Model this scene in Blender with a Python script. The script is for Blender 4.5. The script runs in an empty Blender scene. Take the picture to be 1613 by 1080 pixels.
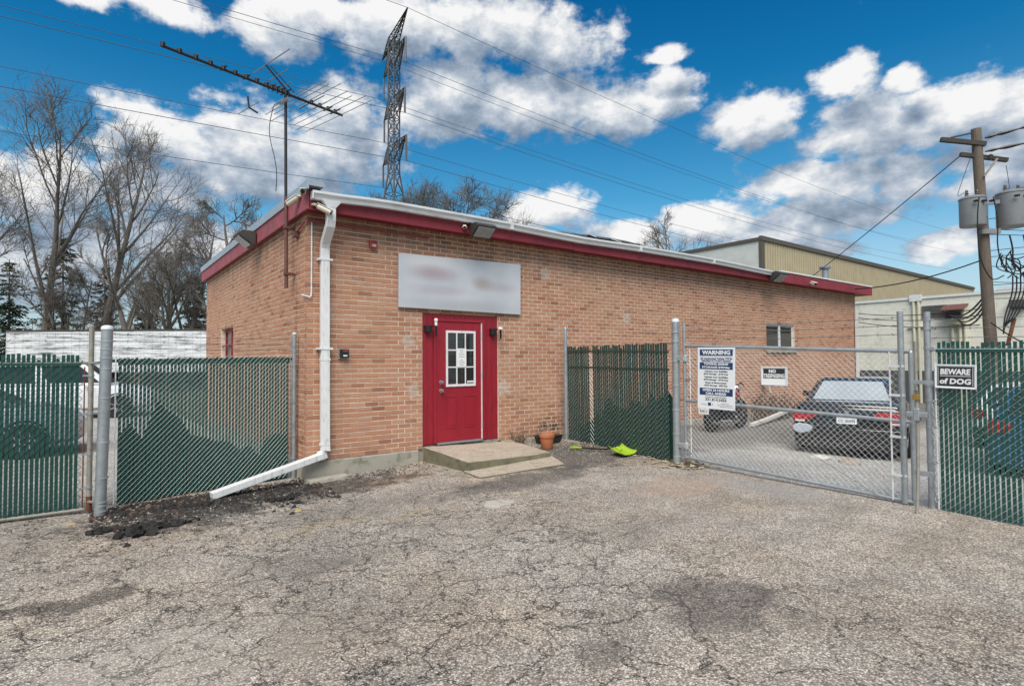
import bpy, bmesh, math, random
from mathutils import Vector, Matrix, noise as mnoise
R = math.radians
random.seed(7)
SC = bpy.context.scene
COL = SC.collection

# ------------------------------------------------------------------ camera
CAM = Vector((-2.5592, -8.331, 1.4354))
cr = Vector((0.797717, -0.602997, -0.006502)); cu = Vector((-0.014171, -0.029523, 0.999464)); cf = Vector((0.602865, 0.797197, 0.032096))
cd = bpy.data.cameras.new('camera'); co = bpy.data.objects.new('camera', cd); COL.objects.link(co)
m3 = Matrix((cr, cu, -cf)).transposed().to_4x4(); m3.translation = CAM
co.matrix_world = m3
cd.sensor_fit = 'HORIZONTAL'; cd.sensor_width = 36.0; cd.lens = 19.852; cd.clip_start = 0.05; cd.clip_end = 3000
SC.camera = co
SC.cycles.max_bounces = 5; SC.cycles.diffuse_bounces = 3; SC.cycles.glossy_bounces = 3; SC.cycles.transmission_bounces = 2

# ------------------------------------------------------------------ exposure, sun
SC.view_settings.view_transform = 'Standard'; SC.view_settings.look = 'None'
SC.view_settings.gamma = 1.0; SC.view_settings.use_curve_mapping = False
SC.view_settings.exposure = 0.6
SUN_EL, SUN_AZ = 53.0, 222.0        # azimuth measured from +Y towards +X
ld = bpy.data.lights.new('sun', 'SUN'); ld.energy = 3.0; ld.angle = R(46); ld.color = (1.0, 0.935, 0.84)
lo = bpy.data.objects.new('sun', ld); COL.objects.link(lo)
sdir = Vector((math.sin(R(SUN_AZ)) * math.cos(R(SUN_EL)), math.cos(R(SUN_AZ)) * math.cos(R(SUN_EL)), math.sin(R(SUN_EL))))
lo.rotation_euler = sdir.to_track_quat('Z', 'Y').to_euler()

# ------------------------------------------------------------------ node helpers
class NT:
    def __init__(s, tree): s.t = tree; s.n = tree.nodes; s.l = tree.links
    def new(s, typ, **kw):
        nd = s.n.new(typ)
        for k, v in kw.items(): setattr(nd, k, v)
        return nd
    def put(s, sock, v):
        if isinstance(v, bpy.types.NodeSocket): s.l.new(v, sock)
        elif v is not None: sock.default_value = v
    def math(s, op, a, b=None, c=None, clamp=False):
        nd = s.new('ShaderNodeMath', operation=op, use_clamp=clamp)
        s.put(nd.inputs[0], a); s.put(nd.inputs[1], b); s.put(nd.inputs[2], c)
        return nd.outputs[0]
    def vec(s, op, a, b=None):
        nd = s.new('ShaderNodeVectorMath', operation=op)
        s.put(nd.inputs[0], a)
        if b is not None:
            if op == 'SCALE': s.put(nd.inputs['Scale'], b)
            else: s.put(nd.inputs[1], b)
        return nd.outputs[1] if op in ('LENGTH', 'DISTANCE', 'DOT_PRODUCT') else nd.outputs[0]
    def comb(s, x, y, z):
        nd = s.new('ShaderNodeCombineXYZ'); s.put(nd.inputs[0], x); s.put(nd.inputs[1], y); s.put(nd.inputs[2], z); return nd.outputs[0]
    def sep(s, v):
        nd = s.new('ShaderNodeSeparateXYZ'); s.l.new(v, nd.inputs[0]); return nd.outputs
    def rng(s, v, a, b, c=0.0, d=1.0, smooth=False):
        nd = s.new('ShaderNodeMapRange'); nd.interpolation_type = 'SMOOTHSTEP' if smooth else 'LINEAR'
        s.put(nd.inputs[0], v)
        for i, q in enumerate((a, b, c, d)): s.put(nd.inputs[i + 1], q)
        return nd.outputs[0]
    def noise(s, v, scale, detail=4, rough=.5, dist=0.0):
        nd = s.new('ShaderNodeTexNoise'); s.put(nd.inputs['Vector'], v); s.put(nd.inputs['Scale'], scale)
        s.put(nd.inputs['Detail'], detail); s.put(nd.inputs['Roughness'], rough); s.put(nd.inputs['Distortion'], dist); return nd
    def vor(s, v, scale, feature='F1', rnd=1.0):
        nd = s.new('ShaderNodeTexVoronoi', feature=feature); s.put(nd.inputs['Vector'], v); s.put(nd.inputs['Scale'], scale); s.put(nd.inputs['Randomness'], rnd); return nd
    def ramp(s, f, stops, interp='LINEAR'):
        nd = s.new('ShaderNodeValToRGB'); cr_ = nd.color_ramp; cr_.interpolation = interp
        while len(cr_.elements) < len(stops): cr_.elements.new(.5)
        for e, (p, c) in zip(cr_.elements, stops): e.position = p; e.color = (*c, 1)
        s.put(nd.inputs[0], f); return nd.outputs[0]
    def mix(s, f, a, b, blend='MIX'):
        nd = s.new('ShaderNodeMix', data_type='RGBA', blend_type=blend)
        s.put(nd.inputs[0], f); s.put(nd.inputs[6], (*a, 1) if isinstance(a, tuple) and len(a) == 3 else a); s.put(nd.inputs[7], (*b, 1) if isinstance(b, tuple) and len(b) == 3 else b)
        return nd.outputs[2]

# ------------------------------------------------------------------ world: Nishita blue with cumulus clouds
W = bpy.data.worlds.new('World'); SC.world = W; W.use_nodes = True
w = NT(W.node_tree); w.n.clear()
wout = w.new('ShaderNodeOutputWorld'); bg = w.new('ShaderNodeBackground'); w.l.new(bg.outputs[0], wout.inputs[0])
sky = w.new('ShaderNodeTexSky', sky_type='NISHITA'); sky.sun_disc = False
sky.sun_elevation = R(SUN_EL); sky.sun_rotation = R(SUN_AZ); sky.air_density = 1.0; sky.dust_density = 0.4; sky.ozone_density = 3.0
CLOUDS = [(-.5,28.2,3.4,1.3),(4.8,28.6,3.6,1.5),(14.0,28.5,4.2,2.1),(16.8,30.8,6.3,1.9),(25.2,30.9,8.1,2.9),(34.3,31.2,8.5,2.9),(41.8,29.6,6.2,2.8),(31.6,26.0,5.8,3.2),(30.3,23.5,7.0,2.2),(39.4,24.7,9.7,3.0),(47.2,24.0,5.7,2.4),(53.4,25.1,3.3,2.2),(60.3,21.5,4.4,2.5),(68.1,23.1,2.9,1.6),(72.7,22.0,1.9,1.2),(69.9,19.2,6.0,2.2),(75.5,19.1,4.8,2.5),(79.3,17.5,3.2,3.3),(77.8,15.6,3.4,1.8),(66.9,15.4,6.9,1.9),(72.0,15.1,3.5,1.6),(64.9,12.5,6.6,1.9),(61.2,11.2,4.9,1.3),(3.2,20.4,2.3,1.8),(5.3,18.6,4.7,3.0),(12.4,19.1,5.9,4.3),(20.6,23.9,3.9,2.7),(19.8,19.7,6.5,3.3),(14.0,16.4,7.7,2.0),(4.9,15.2,4.2,2.3),(40.7,14.8,4.5,2.1),(48.9,12.6,3.7,1.5),(56.1,12.8,4.6,1.8),(-3.1,13.3,4.6,3.3),(-1.9,7.7,5.9,4.5),(7.3,10.7,6.8,2.7),(52.7,27.8,2.3,1.0),(74.8,9.3,2.8,1.3),(77.7,13.3,3.0,1.4),(45.0,11.0,6.0,1.4),(62.0,9.5,6.0,1.3)]
CLOUDS = [(a, e, ra * (1.08 if e < 18 else 1.0), re * (1.05 if e < 18 else 1.0)) for a, e, ra, re in CLOUDS]
gt = bpy.data.node_groups.new('cloud_density', 'ShaderNodeTree')
gt.interface.new_socket('P', in_out='INPUT', socket_type='NodeSocketVector'); gt.interface.new_socket('D', in_out='OUTPUT', socket_type='NodeSocketFloat')
g_ = NT(gt); gi = g_.new('NodeGroupInput'); go = g_.new('NodeGroupOutput')
P0 = gi.outputs[0]
wn = g_.noise(g_.vec('MULTIPLY', P0, (.16, .22, 0)), 1.0, 2, .5)
Pw = g_.vec('ADD', P0, g_.vec('MULTIPLY', g_.vec('SUBTRACT', wn.outputs['Color'], (.5, .5, .5)), (4.0, 2.4, 0)))
acc = None
for (a, e, ra, re) in CLOUDS:
    nd = g_.new('ShaderNodeVectorMath', operation='MULTIPLY_ADD'); g_.put(nd.inputs[0], Pw); nd.inputs[1].default_value = (1 / ra, 1 / re, 0); nd.inputs[2].default_value = (-a / ra, -e / re, 0)
    v = g_.vec('LENGTH', nd.outputs[0])
    acc = v if acc is None else g_.math('MINIMUM', acc, v)
inview = g_.rng(acc, 1.6, 0.0, 0.0, 1.0)
# beyond the view: added broken cumulus all round, cover raised to whiten ambient light
cov = g_.noise(g_.vec('MULTIPLY', P0, (.085, .13, 0)), 1.0, 2, .5)
px_ = g_.sep(P0)
out = g_.math('MAXIMUM', g_.math('MAXIMUM', g_.rng(px_[0], 86, 96, 0, 1), g_.rng(px_[0], -6, -12, 0, 1)), g_.rng(px_[1], 34, 40, 0, 1))
gen = g_.math('MULTIPLY', g_.rng(cov.outputs[0], .36, .62, 0, .85), out)
fb = g_.noise(g_.vec('MULTIPLY', P0, (.30, .44, 0)), 1.0, 8, .60)
den = g_.math('ADD', g_.math('MAXIMUM', inview, gen), g_.math('MULTIPLY', g_.math('SUBTRACT', fb.outputs[0], .5), 1.35))
g_.l.new(den, go.inputs[0])
tc = w.new('ShaderNodeTexCoord'); d3 = w.sep(tc.outputs['Generated'])
DEG = 57.29578
az = w.math('MULTIPLY', w.math('ARCTAN2', d3[0], d3[1]), DEG)
az = w.math('ADD', az, w.math('MULTIPLY', w.math('LESS_THAN', az, -70.0), 360.0))
el = w.math('MULTIPLY', w.math('ARCSINE', d3[2]), DEG)
P = w.comb(az, el, 0.0)
def dens(off):
    gn_ = w.new('ShaderNodeGroup'); gn_.node_tree = gt
    w.l.new(w.vec('ADD', P, off), gn_.inputs[0]); return gn_.outputs[0]
D0 = dens((0, 0, 0)); D1 = dens((-1.0, 3.0, 0))
alpha = w.rng(D0, .24, .60, 0, 1, True)
fine = w.noise(w.vec('MULTIPLY', P, (.55, .8, 0)), 1.0, 5, .55)
lit = w.math('SUBTRACT', .52, w.math('MULTIPLY', w.math('SUBTRACT', D1, D0), 1.0))
lit = w.math('SUBTRACT', lit, w.math('MULTIPLY', w.math('SUBTRACT', D0, .5), .42))
lit = w.math('ADD', lit, w.math('MULTIPLY', w.math('SUBTRACT', fine.outputs[0], .5), .75))
ccol = w.ramp(lit, [(0.0, (.15, .20, .28)), (.30, (.23, .29, .37)), (.58, (.38, .43, .50)), (.80, (.56, .585, .615)), (1.0, (.72, .72, .72))])
ccol = w.vec('SCALE', ccol, 10.0)
# clear sky: deep polarised blue above, paler towards the horizon
hz = w.rng(el, 0.0, 34.0, 0.0, 1.0)
tint = w.ramp(hz, [(0.0, (.54, .72, .70)), (.27, (.40, .68, .70)), (.45, (.22, .62, .68)), (.75, (.04, .47, .63)), (1.0, (.012, .385, .585))])
tint = w.vec('SCALE', tint, 1.5)
blue = w.mix(1.0, sky.outputs[0], tint, 'MULTIPLY')
haze_f = w.rng(el, 16.0, 0.0, 0.0, .85, True)
blue = w.mix(haze_f, blue, (4.4, 5.2, 5.7))
alpha = w.math('MULTIPLY', alpha, w.rng(el, -1.0, 9.0, .25, 1.0))
skyc = w.mix(alpha, blue, ccol)
W.cycles.sampling_method = 'MANUAL'; W.cycles.sample_map_resolution = 256
w.l.new(skyc, bg.inputs[0]); bg.inputs[1].default_value = 0.085

# ------------------------------------------------------------------ materials
MATS = {}
def pm(name, col, rough=.6, metal=0.0, var=.12, scale=6.0, bump=0.0, bscale=40.0, spec=.5, dirt=None, dirt_amt=0.0, coat=0.0, stretch=None, emis=None):
    m = bpy.data.materials.new(name); m.use_nodes = True; t = NT(m.node_tree)
    b = t.n['Principled BSDF']; tcn = t.new('ShaderNodeTexCoord'); v = tcn.outputs['Object']
    if stretch: v = t.vec('MULTIPLY', v, stretch)
    nz = t.noise(v, scale, 6, .6)
    f = t.rng(nz.outputs[0], .25, .75, 1 - var, 1 + var)
    c = t.vec('SCALE', (col[0], col[1], col[2]), f)
    if dirt:
        n2 = t.noise(v, scale * 2.3, 8, .65)
        c = t.mix(t.math('MULTIPLY', t.rng(n2.outputs[0], .5, .68, 0, 1, True), dirt_amt), c, dirt)
    t.l.new(c, b.inputs['Base Color'])
    t.put(b.inputs['Roughness'], t.rng(nz.outputs[0], .2, .8, max(0.02, rough - .08), min(1, rough + .08)))
    b.inputs['Metallic'].default_value = metal; b.inputs['Specular IOR Level'].default_value = spec
    b.inputs['Coat Weight'].default_value = coat; b.inputs['Coat Roughness'].default_value = .06
    if bump:
        n3 = t.noise(v, bscale, 6, .6); bp = t.new('ShaderNodeBump'); bp.inputs['Strength'].default_value = bump; bp.inputs['Distance'].default_value = .01
        t.l.new(n3.outputs[0], bp.inputs['Height']); t.l.new(bp.outputs[0], b.inputs['Normal'])
    MATS[name] = m; return m

def m_brick(name, axis):
    m = bpy.data.materials.new(name); m.use_nodes = True; t = NT(m.node_tree); b = t.n['Principled BSDF']
    ge = t.new('ShaderNodeNewGeometry'); p = ge.outputs['Position']; s = t.sep(p)
    row = t.math('FLOOR', t.math('DIVIDE', s[2], BC)); u = t.math('DIVIDE', s[axis], BL)
    colm = t.math('FLOOR', t.math('ADD', u, t.math('MULTIPLY', t.math('MODULO', row, 2.0), .5)))
    wnz = t.new('ShaderNodeTexWhiteNoise', noise_dimensions='3D'); t.l.new(t.comb(colm, row, axis * 7.0), wnz.inputs['Vector'])
    rnd = wnz.outputs['Value']
    c = t.ramp(rnd, [(0, (.28, .126, .082)), (.07, (.37, .166, .100)), (.24, (.44, .210, .128)), (.5, (.49, .247, .153)), (.70, (.45, .220, .134)), (.86, (.505, .270, .175)), (1, (.48, .27, .182))])
    big = t.noise(p, .55, 4, .6)
    c = t.mix(t.rng(big.outputs[0], .38, .66, 0, .35, True), c, (.50, .305, .19))
    sp = t.noise(p, 70, 6, .7)
    c = t.mix(t.rng(sp.outputs[0], .52, .68, 0, .55, True), c, (.20, .10, .065))
    sp2 = t.noise(t.vec('ADD', p, (9, 4, 2)), 38, 5, .7)
    c = t.mix(t.rng(sp2.outputs[0], .58, .72, 0, .5, True), c, (.56, .41, .30))
    # pale efflorescence / smeared mortar, and the soot stain low beside the fence
    ef = t.noise(t.vec('ADD', p, (3, 1, 7)), 1.7, 7, .65)
    c = t.mix(t.rng(ef.outputs[0], .60, .74, 0, .4, True), c, (.50, .40, .33))
    stk = t.noise(t.vec('MULTIPLY', p, (5.0, 5.0, .35)), 1.0, 5, .6)          # run-off streaks over eave shade painted into the top courses
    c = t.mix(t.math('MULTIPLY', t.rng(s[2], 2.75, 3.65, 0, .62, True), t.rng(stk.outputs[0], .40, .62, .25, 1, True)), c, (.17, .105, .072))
    if axis == 0:
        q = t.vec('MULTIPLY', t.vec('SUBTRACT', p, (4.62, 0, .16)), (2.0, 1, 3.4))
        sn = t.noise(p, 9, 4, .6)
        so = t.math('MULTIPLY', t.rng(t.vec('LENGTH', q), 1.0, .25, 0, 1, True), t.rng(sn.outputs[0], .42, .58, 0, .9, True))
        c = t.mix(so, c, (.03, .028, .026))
        for (px, pz, rr) in ((1.62, 1.78, .13), (1.72, .98, .15), (3.55, .95, .17), (.30, 2.17, .11), (4.55, 3.12, .15), (6.9, 2.35, .16)):
            q = t.vec('DISTANCE', p, (px, 0, pz)); qn = t.math('ADD', q, t.math('MULTIPLY', t.math('SUBTRACT', sn.outputs[0], .5), .34))
            c = t.mix(t.rng(qn, rr, rr * .6, 0, .5, True), c, (.50, .46, .42))
        # damp, mossy lowest courses
        lw = t.noise(p, 3.0, 5, .6)
        c = t.mix(t.math('MULTIPLY', t.rng(s[2], .22, 0.0, 0, .6), t.rng(lw.outputs[0], .4, .65, 0, 1)), c, (.30, .17, .12))
    else:
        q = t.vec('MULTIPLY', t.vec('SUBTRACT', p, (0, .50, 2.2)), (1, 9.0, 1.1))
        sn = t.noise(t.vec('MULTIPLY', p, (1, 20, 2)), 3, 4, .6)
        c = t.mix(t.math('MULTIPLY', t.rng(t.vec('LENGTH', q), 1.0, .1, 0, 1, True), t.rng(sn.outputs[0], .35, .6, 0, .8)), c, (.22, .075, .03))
    t.l.new(c, b.inputs['Base Color']); b.inputs['Roughness'].default_value = .9; b.inputs['Specular IOR Level'].default_value = .2
    bp = t.new('ShaderNodeBump'); bp.inputs['Strength'].default_value = .5; bp.inputs['Distance'].default_value = .006
    t.l.new(t.noise(t.vec('MULTIPLY', p, (1.6, 1.6, .8)), 55, 6, .7).outputs[0], bp.inputs['Height']); t.l.new(bp.outputs[0], b.inputs['Normal'])
    MATS[name] = m; return m
BL, BC = .2235, .0745
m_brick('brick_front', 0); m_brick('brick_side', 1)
pm('mortar', (.70, .595, .48), .95, var=.18, scale=3, bump=.6, bscale=120, dirt=(.46, .37, .28), dirt_amt=.6)
pm('concrete', (.36, .335, .28), .92, var=.15, scale=3, bump=.5, bscale=90, dirt=(.17, .165, .11), dirt_amt=.8)
def m_stoop():
    m = pm('stoop', (.40, .335, .265), .92, var=.15, scale=2.5, bump=.5, bscale=130, dirt=(.24, .20, .13), dirt_amt=.7)
    t = NT(m.node_tree); b = t.n['Principled BSDF']; src = b.inputs['Base Color'].links[0].from_socket
    v = t.vor(t.new('ShaderNodeTexCoord').outputs['Object'], 95); sp = t.sep(v.outputs['Color'])[0]
    c = t.mix(t.rng(sp, .72, .9, 0, .5), src, (.16, .13, .10)); c = t.mix(t.rng(sp, .25, .05, 0, .5), c, (.62, .56, .48))
    t.l.new(c, b.inputs['Base Color'])
m_stoop()
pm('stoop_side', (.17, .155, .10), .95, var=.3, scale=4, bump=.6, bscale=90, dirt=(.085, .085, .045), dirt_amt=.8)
pm('fascia_red', (.235, .022, .036), .62, var=.22, scale=2.5, bump=.15, bscale=30, dirt=(.11, .018, .022), dirt_amt=.65, stretch=(1, 1, .25))
pm('fascia_faded', (.32, .075, .095), .7, var=.2, scale=3, bump=.2, bscale=30, dirt=(.16, .06, .06), dirt_amt=.8)
pm('door_red', (.30, .011, .024), .42, var=.12, scale=2.2, bump=.06, bscale=60, dirt=(.22, .010, .020), dirt_amt=.6, stretch=(2.5, 1, .7))
pm('surround_red', (.28, .010, .022), .5, var=.2, scale=4, bump=.10, bscale=50, dirt=(.17, .012, .018), dirt_amt=.7, stretch=(4, 1, .6))
pm('gutter_white', (.66, .68, .69), .45, var=.08, scale=2, dirt=(.42, .42, .40), dirt_amt=.7, stretch=(.6, 3, 6))
pm('white_paint', (.74, .745, .74), .4, var=.07, scale=3, dirt=(.42, .39, .34), dirt_amt=.55, stretch=(5, 5, .8))
pm('metal_coping', (.50, .54, .57), .35, .6, var=.08, scale=3)
pm('roof_felt', (.12, .12, .12), .9, var=.3, scale=2)
pm('galvanized', (.36, .385, .40), .45, .55, var=.16, scale=9, dirt=(.24, .25, .255), dirt_amt=.6)
pm('galvanized_band', (.44, .46, .47), .4, .5, var=.14, scale=9)
pm('galvanized_dull', (.30, .29, .25), .6, .3, var=.2, scale=9, dirt=(.22, .10, .045), dirt_amt=.5)
pm('wire_mesh', (.80, .81, .79), .5, .45, var=.2, scale=12)
pm('wire_dark', (.012, .016, .014), .5, .3, var=.2, scale=12)
pm('slat_green', (.009, .066, .052), .45, var=.2, scale=14, dirt=(.028, .075, .055), dirt_amt=.5)
pm('slat_dark', (.016, .052, .044), .5, var=.25, scale=14, dirt=(.03, .045, .035), dirt_amt=.5)
pm('windscreen_green', (.014, .070, .056), .75, var=.25, scale=5, bump=.3, bscale=20)
pm('barbed', (.16, .16, .155), .6, .5, var=.3, scale=10)
pm('rust', (.16, .055, .025), .85, .2, var=.4, scale=20, dirt=(.07, .03, .02), dirt_amt=.7)
pm('mast_brown', (.13, .05, .042), .7, var=.3, scale=10, dirt=(.06, .035, .03), dirt_amt=.6)
pm('mast_black', (.022, .020, .019), .6, .2, var=.3, scale=10)
pm('aluminium', (.32, .32, .31), .45, .7, var=.2, scale=8)
pm('black_metal', (.014, .014, .015), .45, var=.2, scale=10)
pm('black_plastic', (.016, .016, .017), .38, var=.15, scale=8)
pm('bronze_box', (.052, .048, .045), .55, .2, var=.2, scale=6)
pm('lens_grey', (.34, .35, .35), .25, var=.15, scale=9)
pm('cream_cam', (.55, .52, .42), .4, var=.08)
pm('alarm_red', (.36, .03, .025), .4, var=.1)
pm('terracotta', (.46, .155, .065), .7, var=.14, scale=6, bump=.1, bscale=60)
pm('lime', (.30, .45, .03), .4, var=.08, scale=5)
pm('chrome', (.62, .62, .62), .16, 1.0, var=.05)
pm('steel_knob', (.52, .50, .47), .22, 1.0, var=.05)
pm('paper', (.80, .80, .79), .7, var=.03)
pm('ink', (.02, .02, .022), .7, var=.05)
pm('ink_grey', (.16, .16, .18), .7, var=.05)
pm('navy', (.012, .035, .13), .55, var=.08)
pm('sign_white', (.74, .76, .77), .5, var=.04, scale=3)
pm('sign_black', (.030, .024, .026), .5, var=.1, scale=3)
pm('concrete_grey', (.30, .29, .27), .95, var=.2, scale=5, bump=.5, bscale=40)
pm('wood_pole', (.155, .125, .10), .9, var=.3, scale=6, bump=.6, bscale=30, stretch=(6, 6, .5), dirt=(.10, .045, .025), dirt_amt=.6)
pm('timber_dark', (.055, .048, .042), .9, var=.3, scale=6, bump=.4, bscale=30)
pm('transformer', (.22, .23, .24), .45, var=.07, scale=3, dirt=(.17, .175, .175), dirt_amt=.4)
pm('cable', (.012, .012, .013), .6, var=.1)
pm('far_wire', (.10, .105, .11), .7, .2, var=.1)
pm('tower_steel', (.085, .09, .095), .7, .3, var=.2, scale=.5)
pm('porcelain', (.10, .085, .075), .3, var=.2)
pm('bark', (.15, .132, .115), .95, var=.3, scale=3, bump=.6, bscale=15, stretch=(3, 3, .5))
pm('bark_dark', (.085, .068, .055), .95, var=.3, scale=3)
pm('twig', (.135, .120, .106), .95, var=.25, scale=2)
pm('needles', (.042, .062, .028), .9, var=.5, scale=3)
pm('needles_brown', (.085, .075, .032), .9, var=.5, scale=3)
pm('rubber', (.018, .018, .018), .8, var=.2, scale=20)
pm('car_black', (.010, .010, .011), .22, var=.05, coat=1.0)
pm('car_trim', (.016, .016, .017), .5, var=.1)
pm('car_silver', (.34, .36, .38), .3, .25, var=.04, coat=.6)
pm('car_white', (.70, .71, .72), .3, var=.03, coat=.6)
pm('car_blue', (.012, .075, .17), .28, .2, var=.06, coat=1.0)
pm('car_red', (.38, .02, .03), .3, var=.06, coat=1.0)
pm('sky_sheen_glass', (.34, .38, .41), .22, var=.10, scale=1.5, coat=.5)  # pale base colour stands in for sky reflected in the sedan's rear window
pm('car_glass', (.015, .018, .020), .05, var=.05, spec=.8)
pm('lamp_red', (.42, .005, .008), .18, var=.25, scale=7, coat=1.0)
pm('lamp_clear', (.68, .60, .60), .2, var=.1, coat=1.0)
pm('duct_film', (.40, .44, .50), .4, var=.1)
pm('brass', (.48, .27, .06), .35, .7, var=.1)
pm('leaf_dead', (.11, .055, .034), .9, var=.5, scale=30)
pm('leaf_pale', (.34, .28, .20), .9, var=.4, scale=30)
pm('dirt_black', (.022, .020, .019), .95, var=.5, scale=25, bump=1.0, bscale=60)
pm('pebble_pale', (.44, .42, .39), .9, var=.3, scale=30)
pm('pebble_dark', (.06, .058, .055), .9, var=.5, scale=30)
pm('yellow_paint', (.44, .32, .11), .85, var=.3, scale=30)
pm('limestone', (.50, .48, .43), .9, var=.2, scale=8, bump=.5, bscale=40)
pm('rock', (.27, .23, .19), .9, var=.25, scale=8, bump=.8, bscale=25)
pm('pvc_white', (.62, .60, .56), .5, var=.12, scale=6, dirt=(.40, .37, .33), dirt_amt=.6)
pm('dry_stem', (.16, .105, .07), .9, var=.3)
def m_corr(name, col, axis, freq, depth, dirt, amt, rough=.5):
    m = bpy.data.materials.new(name); m.use_nodes = True; t = NT(m.node_tree); b = t.n['Principled BSDF']
    p = t.new('ShaderNodeTexCoord').outputs['Object']
    nz = t.noise(t.vec('MULTIPLY', p, (.25, .25, 2.5)), 2.0, 8, .7)
    c = t.mix(t.math('MULTIPLY', t.rng(nz.outputs[0], .45, .66, 0, 1, True), amt), (*col, 1), (*dirt, 1))
    n2 = t.noise(p, 1.2, 5, .6); c = t.vec('SCALE', c, t.rng(n2.outputs[0], .3, .7, .9, 1.08))
    t.l.new(c, b.inputs['Base Color']); b.inputs['Roughness'].default_value = rough
    MATS[name] = m; return m
m_corr('trailer_white', (.72, .73, .74), 0, 4, .02, (.09, .09, .088), .9)
m_corr('tan_metal', (.36, .305, .195), 0, 4, .02, (.30, .26, .17), .3, .55)
m_corr('pale_metal', (.52, .545, .52), 0, 4, .02, (.44, .46, .44), .4, .6)
pm('brown_trim', (.085, .072, .058), .6, var=.1)
def m_block():
    m = pm('cream_block', (.70, .69, .60), .85, var=.06, scale=1.2, dirt=(.52, .50, .40), dirt_amt=.6)
    t = NT(m.node_tree); b = t.n['Principled BSDF']
    s = t.sep(t.new('ShaderNodeTexCoord').outputs['Object'])
    br = t.new('ShaderNodeTexBrick'); br.inputs['Scale'].default_value = 1.0; br.inputs['Brick Width'].default_value = .4; br.inputs['Row Height'].default_value = .2; br.inputs['Mortar Size'].default_value = .012; br.inputs['Mortar Smooth'].default_value = .3
    t.l.new(t.comb(s[1], s[2], 0), br.inputs['Vector'])
    bp = t.new('ShaderNodeBump'); bp.invert = True; bp.inputs['Strength'].default_value = .6; bp.inputs['Distance'].default_value = .012
    t.l.new(br.outputs['Fac'], bp.inputs['Height']); t.l.new(bp.outputs[0], b.inputs['Normal'])
m_block()
pm('grey_band', (.085, .09, .095), .8, var=.15, scale=3)
pm('conduit_cream', (.56, .54, .42), .6, var=.06)

def m_glass():
    m = bpy.data.materials.new('window_glass'); m.use_nodes = True; t = NT(m.node_tree); b = t.n['Principled BSDF']
    nz = t.noise(t.new('ShaderNodeTexCoord').outputs['Object'], 3, 3, .5)
    t.l.new(t.ramp(nz.outputs[0], [(.3, (.010, .011, .011)), (.7, (.022, .023, .022))]), b.inputs['Base Color'])
    b.inputs['Roughness'].default_value = .04; b.inputs['Specular IOR Level'].default_value = .9
    bp = t.new('ShaderNodeBump'); bp.inputs['Strength'].default_value = .04; t.l.new(nz.outputs[0], bp.inputs['Height']); t.l.new(bp.outputs[0], b.inputs['Normal'])
    MATS['window_glass'] = m
m_glass()
pm('blind', (.15, .14, .115), .6, var=.08)

def m_signboard():
    m = bpy.data.materials.new('signboard_face'); m.use_nodes = True; t = NT(m.node_tree); b = t.n['Principled BSDF']
    p = t.new('ShaderNodeTexCoord').outputs['Object']        # board local: x along, z up, metres
    nz = t.noise(p, 1.3, 3, .5)
    c = t.ramp(nz.outputs[0], [(.3, (.44, .46, .49)), (.5, (.50, .53, .57)), (.7, (.56, .575, .60))])
    def blob(c, x, z, rx, rz, col, a):
        q = t.vec('MULTIPLY', t.vec('SUBTRACT', p, (x, 0, z)), (1 / rx, 0, 1 / rz))
        return t.mix(t.rng(t.vec('LENGTH', q), 1.0, .1, 0, a, True), c, col)
    c = blob(c, .55, .78, .8, .3, (.66, .66, .66), .7)
    c = blob(c, .62, .60, .62, .20, (.36, .27, .31), .75)
    c = blob(c, .78, .32, .8, .14, (.40, .36, .40), .6)
    c = blob(c, 1.62, .50, .32, .18, (.38, .33, .30), .8)
    c = blob(c, 1.95, .46, .6, .14, (.42, .37, .42), .6)
    c = blob(c, 1.2, .06, 1.6, .22, (.34, .35, .37), .6)
    t.l.new(c, b.inputs['Base Color']); b.inputs['Roughness'].default_value = .55
    MATS['signboard_face'] = m
m_signboard()

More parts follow.
